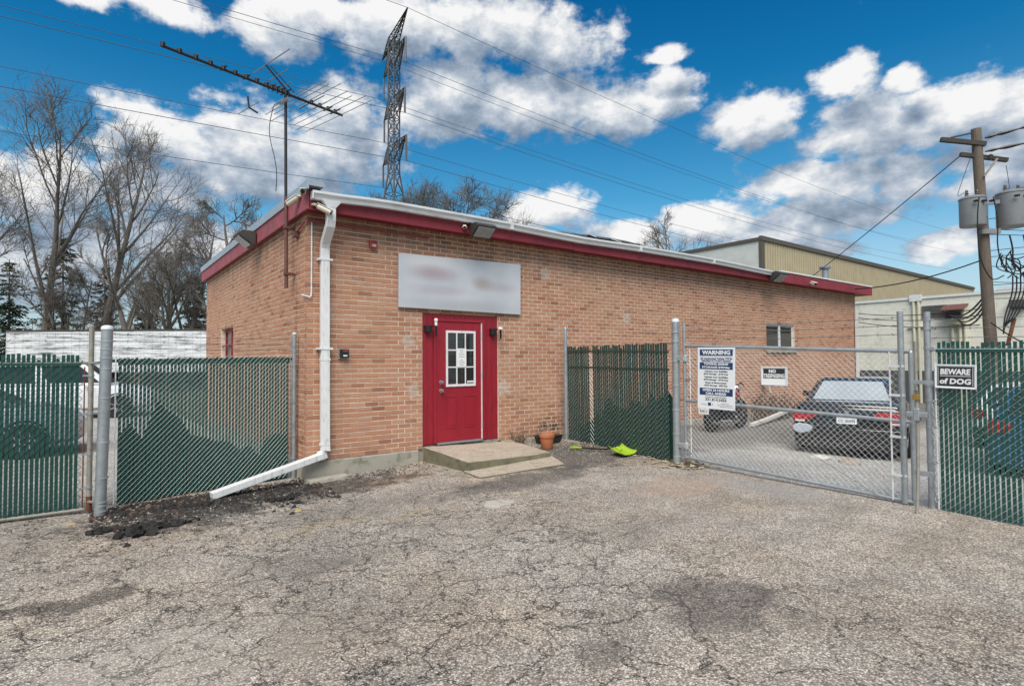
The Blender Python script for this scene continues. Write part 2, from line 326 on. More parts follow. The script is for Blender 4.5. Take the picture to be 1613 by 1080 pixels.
# ground -----------------------------------------------------------------
def m_asphalt():
    m = bpy.data.materials.new('asphalt'); m.use_nodes = True; t = NT(m.node_tree); b = t.n['Principled BSDF']
    p = t.new('ShaderNodeNewGeometry').outputs['Position']; s = t.sep(p); p2 = t.comb(s[0], s[1], 0)
    v1 = t.vor(p2, 78); v2 = t.vor(t.vec('ADD', p2, (3.3, 1.7, 0)), 150)
    r1 = t.sep(v1.outputs['Color'])[0]; r2 = t.sep(v2.outputs['Color'])[1]
    st = [(0, (.06, .054, .049)), (.16, (.125, .112, .100)), (.4, (.25, .220, .192)), (.62, (.375, .330, .284)), (.82, (.53, .47, .40)), (1, (.68, .64, .58))]
    c = t.mix(.42, t.ramp(r1, st), t.ramp(r2, st))
    # binder between the stones
    ed = t.rng(v1.outputs['Distance'], .42, .70, 0, .62, True)
    c = t.mix(ed, c, (.10, .088, .078))
    big = t.noise(p2, .45, 6, .62); med = t.noise(p2, 2.1, 7, .65); fin = t.noise(p2, 9, 6, .7)
    c = t.vec('SCALE', c, t.rng(big.outputs[0], .34, .66, 1.0, 1.32))
    c = t.vec('SCALE', c, t.rng(med.outputs[0], .32, .68, .80, 1.16))
    c = t.mix(t.rng(fin.outputs[0], .56, .72, 0, .35, True), c, (.13, .118, .105))
    warm = t.noise(t.vec('ADD', p2, (5, 8, 0)), .5, 5, .6)
    c = t.mix(t.rng(warm.outputs[0], .42, .66, 0, .5, True), c, t.mix(1.0, c, (1.12, .99, .86, 1), 'MULTIPLY'))
    # cracks: warped cells at two sizes, only where the surface has broken up
    wv = t.noise(p2, 2.2, 5, .65); pw = t.vec('ADD', p2, t.vec('SCALE', t.vec('SUBTRACT', wv.outputs['Color'], (.5, .5, .5)), .55))
    wv2 = t.noise(p2, 14, 4, .6); pw = t.vec('ADD', pw, t.vec('SCALE', t.vec('SUBTRACT', wv2.outputs['Color'], (.5, .5, .5)), .07))
    area = t.noise(t.vec('ADD', p2, (11, 2, 0)), .55, 4, .55)
    left = t.rng(s[0], 3.2, .2, .0, 1.0, True)
    k = None
    for sc, wd, lo_, hi_ in ((1.35, .013, .20, .34), (3.0, .020, .38, .50)):
        e = t.vor(t.vec('MULTIPLY', pw, (1.0, 1.0, 1)), sc, 'DISTANCE_TO_EDGE').outputs['Distance']
        q = t.rng(e, wd, wd * .15, 0, 1)
        q = t.math('MULTIPLY', q, t.math('MULTIPLY', t.rng(area.outputs[0], lo_, hi_, 0, 1, True), t.math('ADD', t.math('MULTIPLY', left, .75), .25)))
        q = t.math('MULTIPLY', q, t.rng(fin.outputs[0], .34, .56, .1, 1))
        k = q if k is None else t.math('MAXIMUM', k, q)
    c = t.mix(t.math('MULTIPLY', k, .92), c, (.028, .025, .023))
    # stains with places of their own (x, y, rx, ry, colour, amount)
    stn = t.noise(p2, 3.2, 6, .65)
    def stain(c, x, y, rx, ry, col, a, rag=.8):
        q = t.vec('LENGTH', t.vec('MULTIPLY', t.vec('SUBTRACT', p2, (x, y, 0)), (1 / rx, 1 / ry, 0)))
        q = t.math('ADD', q, t.math('MULTIPLY', t.math('SUBTRACT', stn.outputs[0], .5), rag * 2))
        return t.mix(t.math('MULTIPLY', t.rng(q, 1.0, .45, 0, a, True), t.rng(r1, 0, 1, 1.0, .72)), c, col)
    c = stain(c, 1.0, -6.0, .62, .58, (.09, .078, .071), .75)
    c = stain(c, 3.2, -5.6, 2.2, .22, (.15, .132, .115), .22, 1.3)
    c = stain(c, 2.6, -6.5, 2.4, .20, (.15, .132, .115), .22, 1.3)
    c = stain(c, -2.4, -4.6, 1.4, .6, (.44, .39, .33), .35, 1.2)
    c = stain(c, -1.0, -4.6, .9, .5, (.14, .122, .108), .28, 1.5)
    c = stain(c, 2.4, -4.6, 1.6, .5, (.16, .14, .122), .22, 1.5)
    c = stain(c, .2, -1.9, 1.6, .5, (.12, .108, .096), .38, 1.4)
    c = stain(c, -.12, -5.95, .22, .22, (.10, .09, .08), .55)
    c = stain(c, .9, -.85, 1.0, .28, (.27, .165, .085), .65)
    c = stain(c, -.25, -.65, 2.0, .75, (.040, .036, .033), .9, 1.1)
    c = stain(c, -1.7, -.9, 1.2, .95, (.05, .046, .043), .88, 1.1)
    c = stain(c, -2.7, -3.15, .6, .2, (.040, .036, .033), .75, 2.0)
    c = stain(c, -1.1, -3.4, .5, .4, (.13, .115, .1), .5, 1.3)
    c = stain(c, 3.9, -1.4, 1.6, 1.3, (.065, .059, .054), .82, .9)
    c = stain(c, 2.4, -2.2, 1.6, .5, (.075, .068, .062), .75, 1.0)
    c = stain(c, 1.33, -2.85, .24, .17, (.50, .48, .44), .7, 1.5)
    c = stain(c, 3.6, -3.8, 1.0, .6, (.36, .26, .19), .45, 1.0)
    c = stain(c, 4.3, -4.6, .5, .9, (.25, .245, .245), .55, 1.0)
    c = stain(c, -.55, -2.35, .5, .16, (.42, .31, .14), .22, 2.2)
    c = stain(c, .45, -2.6, .6, .14, (.42, .31, .14), .22, 2.2)
    t.l.new(c, b.inputs['Base Color']); b.inputs['Roughness'].default_value = .93; b.inputs['Specular IOR Level'].default_value = .25
    h = t.math('SUBTRACT', t.math('ADD', t.math('MULTIPLY', t.rng(v1.outputs['Distance'], 0, .7, 1, 0), .55), t.math('MULTIPLY', r1, .5)), t.math('MULTIPLY', k, 2.0))
    bp = t.new('ShaderNodeBump'); bp.inputs['Strength'].default_value = .75; bp.inputs['Distance'].default_value = .008
    t.l.new(h, bp.inputs['Height']); t.l.new(bp.outputs[0], b.inputs['Normal'])
    MATS['asphalt'] = m
m_asphalt()
def m_gravel():
    m = bpy.data.materials.new('gravel'); m.use_nodes = True; t = NT(m.node_tree); b = t.n['Principled BSDF']
    p = t.new('ShaderNodeNewGeometry').outputs['Position']; s = t.sep(p); p2 = t.comb(s[0], s[1], 0)
    v1 = t.vor(p2, 42); v2 = t.vor(p2, 90)
    c = t.mix(.4, t.ramp(t.sep(v1.outputs['Color'])[0], [(0, (.16, .155, .148)), (.35, (.40, .39, .37)), (.75, (.58, .565, .53)), (1, (.74, .72, .68))]), t.ramp(t.sep(v2.outputs['Color'])[1], [(0, (.14, .136, .13)), (1, (.74, .72, .68))]))
    c = t.mix(t.rng(v1.outputs['Distance'], .42, .75, 0, .5), c, (.10, .095, .09))
    big = t.noise(p2, .7, 5, .6); c = t.vec('SCALE', c, t.rng(big.outputs[0], .3, .7, .8, 1.2))
    # darker damp soil close to the building
    dm = t.noise(p2, 1.6, 5, .65)
    q = t.math('ADD', s[1], t.math('MULTIPLY', t.math('SUBTRACT', dm.outputs[0], .5), 1.6))
    c = t.mix(t.math('MULTIPLY', t.rng(q, -2.9, -1.9, 0, .72, True), t.rng(s[0], 3.5, 4.5, 0, 1)), c, (.10, .092, .082))
    t.l.new(c, b.inputs['Base Color']); b.inputs['Roughness'].default_value = .95
    bp = t.new('ShaderNodeBump'); bp.inputs['Strength'].default_value = .9; bp.inputs['Distance'].default_value = .02
    t.l.new(t.rng(v1.outputs['Distance'], 0, .7, 1, 0), bp.inputs['Height']); t.l.new(bp.outputs[0], b.inputs['Normal'])
    MATS['gravel'] = m
m_gravel()
pm('far_ground', (.13, .115, .075), .95, var=.35, scale=.3, bump=.3, bscale=3, dirt=(.09, .10, .045), dirt_amt=.7)

# ------------------------------------------------------------------ mesh helpers
class MB:
    def __init__(s): s.v = []; s.f = []
    def add(s, vs, fs):
        o = len(s.v); s.v += [tuple(q) for q in vs]; s.f += [tuple(i + o for i in f) for f in fs]; return s
    def box(s, x0, x1, y0, y1, z0, z1):
        return s.add([(x0,y0,z0),(x1,y0,z0),(x1,y1,z0),(x0,y1,z0),(x0,y0,z1),(x1,y0,z1),(x1,y1,z1),(x0,y1,z1)],
                     [(0,3,2,1),(4,5,6,7),(0,1,5,4),(1,2,6,5),(2,3,7,6),(3,0,4,7)])
    def hexa(s, b, t):      # four bottom corners, four top corners (counter-clockwise seen from above)
        return s.add(list(b) + list(t), [(0,3,2,1),(4,5,6,7),(0,1,5,4),(1,2,6,5),(2,3,7,6),(3,0,4,7)])
    def tube(s, pts, r, n=8, cap=True, r2=None):
        pts = [Vector(p) for p in pts]; rings = []; N = len(pts)
        prev = None
        for i, p in enumerate(pts):
            d = (pts[min(i + 1, N - 1)] - pts[max(i - 1, 0)]).normalized()
            if prev is None:
                a = Vector((0, 0, 1)) if abs(d.z) < .9 else Vector((1, 0, 0)); e1 = d.cross(a).normalized()
            else:
                e1 = (prev - d * prev.dot(d)).normalized()
            prev = e1; e2 = d.cross(e1)
            rr = r if r2 is None else r + (r2 - r) * i / (N - 1)
            if isinstance(r, (list, tuple)): rr = r[i]
            rings.append([p + (e1 * math.cos(2 * math.pi * k / n) + e2 * math.sin(2 * math.pi * k / n)) * rr for k in range(n)])
        vs = [q for rg in rings for q in rg]; fs = []
        for i in range(N - 1):
            for k in range(n): fs.append((i * n + k, i * n + (k + 1) % n, (i + 1) * n + (k + 1) % n, (i + 1) * n + k))
        if cap: fs.append(tuple(range(n))[::-1]); fs.append(tuple((N - 1) * n + k for k in range(n)))
        return s.add(vs, fs)
    def lathe(s, prof, n=16, c=(0, 0, 0), axis='z'):
        vs = []; fs = []
        for (r, z) in prof:
            for k in range(n):
                a = 2 * math.pi * k / n; x, y = r * math.cos(a), r * math.sin(a)
                if axis == 'z': q = (x, y, z)
                elif axis == 'y': q = (x, z, y)
                else: q = (z, x, y)
                vs.append((q[0] + c[0], q[1] + c[1], q[2] + c[2]))
        for i in range(len(prof) - 1):
            for k in range(n): fs.append((i * n + k, i * n + (k + 1) % n, (i + 1) * n + (k + 1) % n, (i + 1) * n + k))
        fs.append(tuple(range(n))[::-1]); fs.append(tuple((len(prof) - 1) * n + k for k in range(n)))
        return s.add(vs, fs)
    def prism(s, poly, depth, axis='y', off=0.0):   # poly in the plane across axis, extruded by depth
        n = len(poly); vs = []
        for d in (off, off + depth):
            for (a, b) in poly: vs.append((a, d, b) if axis == 'y' else ((d, a, b) if axis == 'x' else (a, b, d)))
        fs = [tuple(range(n)), tuple(range(2 * n - 1, n - 1, -1))] + [(i, i + n, (i + 1) % n + n, (i + 1) % n) for i in range(n)]
        return s.add(vs, fs)
    def mesh(s, name, recalc=True):
        me = bpy.data.meshes.new(name); me.from_pydata(s.v, [], s.f); me.update()
        if recalc and len(s.f) < 60000:
            bm = bmesh.new(); bm.from_mesh(me); bmesh.ops.recalc_face_normals(bm, faces=bm.faces); bm.to_mesh(me); bm.free()
        return me
    def build(s, name, mat, parent=None, smooth=False, bevel=0.0, recalc=True):
        me = s.mesh(name, recalc); o = bpy.data.objects.new(name, me); COL.objects.link(o)
        if mat: me.materials.append(MATS[mat])
        if smooth:
            for q in me.polygons: q.use_smooth = True
            me.set_sharp_from_angle(angle=R(38))
        if bevel:
            b = o.modifiers.new('bevel', 'BEVEL'); b.width = bevel; b.segments = 2; b.limit_method = 'ANGLE'; b.angle_limit = R(35)
        if parent: o.parent = parent
        return o
def tag(o, label=None, cat=None, group=None, kind=None):
    if label: o['label'] = label
    if cat: o['category'] = cat
    if group: o['group'] = group
    if kind: o['kind'] = kind
    return o
def empty(name, loc=(0, 0, 0), rz=0.0, label=None, cat=None, group=None):
    o = bpy.data.objects.new(name, None); COL.objects.link(o); o.location = loc; o.rotation_euler = (0, 0, rz); o.empty_display_size = .2
    return tag(o, label, cat, group)
def text(name, string, size, mat, parent, loc, width=None, bold=.0, align='CENTER', face='y', height=None, slant=0.0):
    c = bpy.data.curves.new(name, 'FONT'); c.body = string; c.size = size; c.align_x = align; c.align_y = 'CENTER'; c.offset = bold; c.extrude = .0008; c.resolution_u = 2; c.shear = slant
    o = bpy.data.objects.new(name, c); COL.objects.link(o)
    bpy.context.view_layer.update()
    me = bpy.data.meshes.new_from_object(o.evaluated_get(bpy.context.evaluated_depsgraph_get()))
    bpy.data.objects.remove(o); bpy.data.curves.remove(c)
    xs = [v.co.x for v in me.vertices]; ys = [v.co.y for v in me.vertices]
    sx = width / (max(xs) - min(xs)) if width else 1.0; sy = height / (max(ys) - min(ys)) if height else 1.0
    mx = (max(xs) + min(xs)) / 2 if align == 'CENTER' else 0; my = (max(ys) + min(ys)) / 2
    for v in me.vertices:
        x, y, z = v.co; v.co = ((x - mx) * sx, -z, (y - my) * sy)
    me.name = name; me.materials.clear(); me.materials.append(MATS[mat])
    q = bpy.data.objects.new(name, me); COL.objects.link(q); q.parent = parent; q.location = loc
    return q
def sm(a, b, x):
    t = min(1.0, max(0.0, (x - a) / (b - a))); return t * t * (3 - 2 * t)
def g(x, y):
    if x < 4.8: b = -.27 + .20 * min(1, max(0, (x - .2) / 4.6))
    else: b = max(-.5, -.07 - .045 * (x - 4.8) * (.3 + .7 * sm(0, 3, -y)))
    return b - .024 * min(12, max(0, -y - .5)) * sm(0, 4.8, x)
def gn(x, y):
    return g(x, y) + .010 * mnoise.noise((x * 1.1, y * 1.1, 0)) + .006 * mnoise.noise((x * 3.7, y * 3.7, 5))

# ------------------------------------------------------------------ ground
def sheet(name, x0, x1, y0, y1, step, mat, dz=0.0, keep=None, rough=True):
    nx = int(round((x1 - x0) / step)); ny = int(round((y1 - y0) / step)); vs = []; fs = []
    for j in range(ny + 1):
        for i in range(nx + 1):
            x = x0 + (x1 - x0) * i / nx; y = y0 + (y1 - y0) * j / ny
            vs.append((x, y, (gn(x, y) if rough else g(x, y)) + dz))
    for j in range(ny):
        for i in range(nx):
            k = j * (nx + 1) + i; fs.append((k, k + 1, k + nx + 2, k + nx + 1))
    mb = MB(); mb.v = vs; mb.f = fs
    o = mb.build(name, mat, smooth=True, recalc=False); tag(o, kind='structure'); return o
mb = MB(); L_ = 900
mb.add([(-L_, -L_, -.62), (L_, -L_, -.62), (L_, L_, -.62), (-L_, L_, -.62)], [(0, 1, 2, 3)])
tag(mb.build('ground', 'far_ground', recalc=False), kind='structure')
sheet('asphalt_lot', -14, 5.0, -16, .3, .1, 'asphalt')
gy = sheet('gravel_yard', 4.75, 24.2, -16, .05, .2, 'gravel', .010)
for v in gy.data.vertices:
    if v.co.x < 4.76: v.co.x += .16 * mnoise.noise((v.co.y * 1.7, 3, 0)) + .06 * mnoise.noise((v.co.y * 6, 3, 0)); v.co.z = gn(v.co.x, v.co.y) - .004
sheet('gravel_back_lot', -24, -.02, .15, 38, .5, 'gravel', -.005)

# ------------------------------------------------------------------ brick building
BX, BY, BH = 18.55, 8.5, 3.78
building = empty('brick_building', (0, 0, 0), 0, 'long single-storey tan brick building with red fascia and flat roof', 'building')
OPEN_F = [(1.885, 3.42, -.1, 2.262), (12.71, 14.3, 1.70, 2.45)]
OPEN_S = [(5.1, 6.48, 1.34, 2.235)]
def wall_cells(length, opens, odd_first):
    out = []
    rows = int(BH / BC)
    for r in range(rows):
        z0, z1 = r * BC, (r + 1) * BC
        ints = [(0.0 if (r % 2 == 0) == odd_first else .107, length)]
        for (a, b, c, d) in opens:
            if z0 + BC * .5 > c and z0 + BC * .5 < d:
                ni = []
                for (p, q) in ints:
                    if b <= p or a >= q: ni.append((p, q)); continue
                    if a > p: ni.append((p, a))
                    if b < q: ni.append((b, q))
                ints = ni
        off = -.5 * BL if r % 2 else 0.0
        n = int(length / BL) + 2
        for k in range(n):
            a, b = k * BL + off, (k + 1) * BL + off
            for (p, q) in ints:
                s0, s1 = max(a, p), min(b, q)
                if s1 - s0 > .03: out.append((r, s0, s1, s1 - s0 > BL * .98))
    return out
J = .013
def brick_box(mb, axis, s0, s1, r, jit):
    z0, z1 = r * BC + J / 2, (r + 1) * BC - J / 2; a, b = (s0 + J / 2 if s0 > 1e-5 else -.001), s1 - J / 2
    e = .0035
    if axis == 0:
        y = -jit
        vs = [(a, .10, z0), (b, .10, z0), (b, .10, z1), (a, .10, z1), (a, y + e, z0), (b, y + e, z0), (b, y + e, z1), (a, y + e, z1), (a + e, y, z0 + e), (b - e, y, z0 + e), (b - e, y, z1 - e), (a + e, y, z1 - e)]
        fs = [(8,9,10,11),(4,5,9,8),(5,6,10,9),(6,7,11,10),(7,4,8,11),(0,1,5,4),(1,2,6,5),(2,3,7,6),(3,0,4,7)]
    else:
        x = -jit
        vs = [(.10, a, z0), (.10, b, z0), (.10, b, z1), (.10, a, z1), (x + e, a, z0), (x + e, b, z0), (x + e, b, z1), (x + e, a, z1), (x, a + e, z0 + e), (x, b - e, z0 + e), (x, b - e, z1 - e), (x, a + e, z1 - e)]
        fs = [(11,10,9,8),(8,9,5,4),(9,10,6,5),(10,11,7,6),(11,8,4,7),(4,5,1,0),(5,6,2,1),(6,7,3,2),(7,4,0,3)]
    mb.add(vs, fs)
# mortar backing = the wall itself, with its openings
def wall_mesh(name, axis, length, opens, y_back):
    mb = MB(); d0 = .005
    cuts = sorted({0.0 + (0.02 if axis else .012), length} | {o[0] for o in opens} | {o[1] for o in opens})
    for a, b in zip(cuts[:-1], cuts[1:]):
        zs = [(0.0, BH)]
        for o in opens:
            if a >= o[0] - 1e-6 and b <= o[1] + 1e-6: zs = [(z0, z1) for z0, z1 in ((0.0, o[2]), (o[3], BH)) if z1 > z0]
        for z0, z1 in zs:
            if axis == 0: mb.box(a, b, d0, y_back, z0, z1)
            else: mb.box(d0, y_back, a, b, z0, z1)
    return mb.build(name, 'mortar', building)
fw = wall_mesh('front_wall', 0, BX, OPEN_F, .26)
lw = wall_mesh('side_wall', 1, BY, OPEN_S, .262)
rnd = random.Random(5)
cells = wall_cells(BX, OPEN_F, True)
full = [c for c in cells if c[3]]
full.sort(key=lambda c: ((c[1] + c[2]) / 2 - CAM.x) ** 2 + (c[0] * BC - CAM.z) ** 2)
near = set(full[:300])
mbx = MB(); proto = None
for c in cells:
    r, s0, s1, fl = c; jit = rnd.uniform(-.0015, .003)
    if c in near:
        if proto is None:
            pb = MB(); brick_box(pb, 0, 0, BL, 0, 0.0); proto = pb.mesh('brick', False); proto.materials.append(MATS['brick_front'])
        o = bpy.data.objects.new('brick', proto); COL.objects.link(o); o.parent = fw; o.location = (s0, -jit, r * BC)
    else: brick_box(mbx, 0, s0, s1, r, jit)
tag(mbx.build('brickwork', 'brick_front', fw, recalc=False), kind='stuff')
mbx = MB()
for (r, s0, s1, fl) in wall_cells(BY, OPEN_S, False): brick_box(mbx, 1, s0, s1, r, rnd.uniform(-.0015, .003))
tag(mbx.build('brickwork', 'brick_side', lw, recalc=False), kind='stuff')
mb = MB(); mb.box(BX - .26, BX, .26, BY, 0, BH); mb.box(.262, BX - .26, BY - .26, BY, 0, BH); mb.build('rear_wall', 'mortar', building)
# foundation (uneven bottom follows the ground)
mb = MB()
mb.box(-.03, 1.80, -.035, .24, -.7, -.004); mb.box(3.47, BX + .02, -.030, .24, -.7, -.004); mb.box(-.028, .24, .24, BY, -.7, -.006)
mb.box(1.80, 3.47, .03, .24, -.7, .045)
mb.build('foundation', 'concrete', building, bevel=.012)
mb = MB(); mb.box(.26, BX - .26, .26, BY - .26, BH - .25, BH + .05)
mb.v = [(x, y, z + (.006 * y if z > BH else 0)) for x, y, z in mb.v]
roof = mb.build('roof', 'roof_felt', building)
RX = 19.18     # the roof runs on past the right-hand wall
# fascia boards: front in lengths, with butt joints
fx = [-.06, 2.55, 5.05, 8.2, 11.3, 13.0, 15.9, RX]
for i, (a, b) in enumerate(zip(fx[:-1], fx[1:])):
    mb = MB(); dz = (.0, .006, -.006, .004, 0, .01, .02)[i]; top = 3.86 if i < 5 else (3.875, 3.90)[i - 5]
    mb.box(a + .002, b - .002, -.305, -.27, 3.597 + dz, top); mb.build('fascia_board', 'fascia_red', building, bevel=.004)
mb = MB(); mb.box(-.10, -.062, -.30, BY + .15, 3.60, 3.90); side_f = mb.build('side_fascia', 'fascia_faded', building, bevel=.004)
tag(side_f, 'faded pinkish red fascia board along the short side')
mb = MB(); mb.box(-.055, RX - .02, -.268, .02, 3.63, 3.655); mb.box(-.058, .02, .022, BY + .1, 3.632, 3.656); mb.box(BX, RX - .02, .022, BY + .1, 3.63, 3.655); mb.build('soffit', 'fascia_red', building)
mb = MB(); mb.box(RX - .035, RX, -.268, BY + .15, 3.63, 3.9); mb.build('fascia_board', 'fascia_red', building)
mb = MB(); mb.box(-.05, RX - .04, -.266, BY + .1, 3.85, 3.90); mb.build('roof_deck', 'roof_felt', roof)
# coping over the side fascia
mb = MB(); mb.prism([(-.125, 3.850), (-.105, 3.850), (-.105, 3.901), (.10, 3.901), (.13, 3.93), (.10, 3.975), (-.125, 3.985)], BY + .60, 'y', -.43)
mb.build('metal_coping', 'metal_coping', building, bevel=.004)
mb = MB(); mb.box(13.0, RX + .02, -.32, -.05, 3.885, 3.925)
mb.v = [(x, y, z + .012 * (x - 13) / 6 + .01 * math.sin(x * 3)) for x, y, z in mb.v]
mb.build('drip_edge', 'white_paint', roof)
# curled roofing membrane where the gutter sags
mb = MB(); N = 22
for i in range(N):
    x0 = 4.6 + i * .17; x1 = x0 + .172
    def zz(x): return 3.92 + .05 * math.sin((x - 4.6) * .95) ** 2 + .012 * mnoise.noise((x * 4, 0, 0))
    mb.hexa([(x0, -.30, zz(x0) - .03), (x1, -.30, zz(x1) - .03), (x1, .5, 3.93), (x0, .5, 3.93)], [(x0, -.30, zz(x0)), (x1, -.30, zz(x1)), (x1, .5, 3.945), (x0, .5, 3.945)])
mb.build('roofing_membrane', 'roof_felt', roof)
for (x, l_, dz) in ((6.1, .30, .0), (6.9, .35, .01), (5.4, .25, .02)):
    mb = MB(); mb.hexa([(x, -.36, 3.93 + dz), (x + l_, -.33, 3.90 + dz), (x + l_, -.26, 3.92 + dz), (x, -.28, 3.95 + dz)], [(x, -.36, 3.942 + dz), (x + l_, -.33, 3.912 + dz), (x + l_, -.26, 3.932 + dz), (x, -.28, 3.962 + dz)])
    mb.build('torn_flashing', 'white_paint', roof)
# gutter: K-shaped section swept along a sagging line
def gz(x):
    return 3.845 + .045 * sm(0, 1.2, x) - .035 * math.exp(-((x - 5.2) / 1.3) ** 2) - .05 * sm(9.5, 12.8, x)
gsec = [(-.307, -.115), (-.385, -.115), (-.40, -.07), (-.43, -.035), (-.43, 0.0), (-.418, 0.0), (-.418, -.03), (-.39, -.06), (-.378, -.105), (-.312, -.105), (-.312, 0), (-.307, 0)]
def gutter(x0, x1, name):
    mb = MB(); n = max(2, int((x1 - x0) / .4)); k = len(gsec)
    for i in range(n + 1):
        x = x0 + (x1 - x0) * i / n; z = gz(x)
        mb.v += [(x, yy, z + q) for (yy, q) in gsec]
    for i in range(n):
        for j in range(k): mb.f.append((i * k + j, (i + 1) * k + j, (i + 1) * k + (j + 1) % k, i * k + (j + 1) % k))
    mb.f.append(tuple(range(k))); mb.f.append(tuple(n * k + j for j in range(k)))
    return mb.build(name, 'gutter_white', building)
for a, b in ((-.04, 3.44), (3.46, 6.9), (6.92, 9.6), (9.62, 12.85)):
    gt_ = gutter(a, b, 'gutter')
    mb = MB(); mb.box(b - .03, b + .03, -.436, -.31, gz(b) - .121, gz(b) + .006); mb.build('gutter_joint', 'gutter_white', gt_)
mb = MB(); mb.box(-.05, -.04, -.432, -.305, gz(0) - .115, gz(0)); mb.build('gutter_end', 'gutter_white', building)
# downspout
def flat_pipe(pts, wx, wy, name, mat, parent, ribs=0):
    mb = MB(); n = len(pts)
    for i, p in enumerate(pts):
        p = Vector(p); d = (Vector(pts[min(i + 1, n - 1)]) - Vector(pts[max(i - 1, 0)])).normalized()
        e1 = Vector((1, 0, 0)) if abs(d.x) < .75 else Vector((0, 0, 1)); e1 = (e1 - d * e1.dot(d)).normalized(); e2 = d.cross(e1)
        for (a, b) in ((-1, -1), (1, -1), (1, 1), (-1, 1)): mb.v.append(tuple(p + e1 * a * wx / 2 + e2 * b * wy / 2))
    for i in range(n - 1):
        for k in range(4): mb.f.append((i * 4 + k, i * 4 + (k + 1) % 4, (i + 1) * 4 + (k + 1) % 4, (i + 1) * 4 + k))
    mb.f.append((0, 1, 2, 3)); mb.f.append(tuple((n - 1) * 4 + k for k in range(4)))
    return mb.build(name, mat, parent, bevel=.006)
mb = MB(); mb.hexa([(.175, -.40, 3.63), (.275, -.40, 3.63), (.275, -.315, 3.63), (.175, -.315, 3.63)], [(.09, -.415, 3.735), (.36, -.415, 3.735), (.36, -.31, 3.735), (.09, -.31, 3.735)])
mb.build('gutter_outlet', 'gutter_white', building, bevel=.004)
ds = flat_pipe([(.225, -.357, 3.64), (.225, -.357, 3.47), (.226, -.335, 3.40), (.232, -.115, 3.19), (.236, -.075, 3.11), (.238, -.075, 2.9), (.243, -.075, 1.5), (.252, -.075, .20)], .125, .085, 'downspout', 'white_paint', building)
flat_pipe([(.252, -.075, .215), (.252, -.078, .15), (.235, -.088, .105), (.16, -.10, .075)], .13, .088, 'elbow', 'white_paint', ds)
flat_pipe([(.20, -.10, .085), (-.62, -.245, -.088), (-1.27, -.36, -.225)], .085, .125, 'drain_leg', 'white_paint', ds)
for z, wd in ((2.93, .20), (1.62, .22)):
    mb = MB(); mb.box(.24 - wd / 2, .24 + wd / 2, -.125, -.004, z, z + .03); mb.build('strap', 'white_paint', ds)
for z in (1.46, .225): 
    mb = MB(); mb.box(.245 - .068, .245 + .068, -.121, -.03, z, z + .035); mb.build('sleeve', 'white_paint', ds)
for k in range(4):
    mb = MB(); z = 3.37 - .045 * k; y = -.31 + .05 * k; mb.box(.165, .295, y - .05, y + .035, z, z + .007); mb.build('elbow_rib', 'gutter_white', ds)
# downspout at the far end
mb = MB(); mb.box(18.40, 18.52, -.10, -.03, -.45, 3.05); ds2 = mb.build('downspout', 'white_paint', building, bevel=.008)
# vent pipe on the roof, far right
vp = MB(); vp.lathe([(.105, 3.9), (.105, 4.62)], 16, (18.2, .8, 0)); vp.lathe([(.17, 4.60), (.19, 4.63), (.19, 4.68), (.08, 4.74)], 16, (18.2, .8, 0))
vp.build('vent_pipe', 'galvanized', roof, smooth=True)
# red door surround: vertical boards either side and above
sur = empty('door_surround', (0, 0, 0)); sur.parent = building
def board(x0, x1, z0, z1, y=.03):
    mb = MB(); mb.box(x0 + .0015, x1 - .0015, y - .012, y + .012, z0, z1); mb.build('plank', 'surround_red', sur, bevel=.003)
for a, b in ((1.885, 1.985), (1.985, 2.09), (2.09, 2.135)): board(a, b, .05, 2.26)
for a, b in ((3.105, 3.19), (3.19, 3.30), (3.30, 3.418)): board(a, b, .05, 2.26)
x = 2.135
while x < 3.10: board(x, min(3.105, x + .097), 2.165, 2.26); x += .097
mb = MB(); mb.box(2.10, 2.155, -.004, .06, .06, 2.165); mb.box(3.075, 3.13, -.004, .06, .06, 2.165); mb.box(2.155, 3.075, -.004, .06, 2.115, 2.165)
mb.build('door_frame', 'door_red', sur, bevel=.006)
mb = MB(); mb.box(2.157, 3.073, -.02, .10, .045, .075); mb.build('threshold', 'galvanized', sur)
mb = MB(); mb.box(3.056, 3.074, -.001, .02, .08, 2.112); mb.build('weather_strip', 'gutter_white', sur)
door = MB(); door.box(2.158, 3.055, .012, .055, .078, 2.112); door = door.build('door', 'door_red', building, bevel=.003)
def panel(x0, x1, z0, z1):
    mb = MB()
    for (a, b, c, d) in ((x0, x1, z1 - .022, z1), (x0, x1, z0, z0 + .022), (x0, x0 + .016, z0 + .022, z1 - .022), (x1 - .016, x1, z0 + .022, z1 - .022)): mb.box(a, b, .0045, .0125, c, d)
    mb.box(x0 + .035, x1 - .035, .007, .0125, z0 + .045, z1 - .045)
    mb.build('door_panel', 'door_red', door, bevel=.004)
panel(2.33, 2.56, .30, .85); panel(2.70, 2.94, .30, .85)
mb = MB()
X0, X1, Z0, Z1 = 2.335, 2.935, 1.005, 1.965
mb.box(X0, X1, -.006, .0115, Z1 - .042, Z1); mb.box(X0, X1, -.006, .0115, Z0, Z0 + .042); mb.box(X0, X0 + .038, -.006, .0115, Z0 + .042, Z1 - .042); mb.box(X1 - .038, X1, -.006, .0115, Z0 + .042, Z1 - .042)
lite = mb.build('glazing_frame', 'white_paint', door, bevel=.004)
for k in (1, 2):
    x = X0 + .038 + (X1 - X0 - .076) * k / 3; mb = MB(); mb.box(x - .011, x + .011, -.003, .0112, Z0 + .042, Z1 - .042); mb.build('muntin', 'white_paint', lite)
    z = Z0 + .042 + (Z1 - Z0 - .084) * k / 3; mb = MB(); mb.box(X0 + .038, X1 - .038, -.0035, .0111, z - .011, z + .011); mb.build('muntin', 'white_paint', lite)
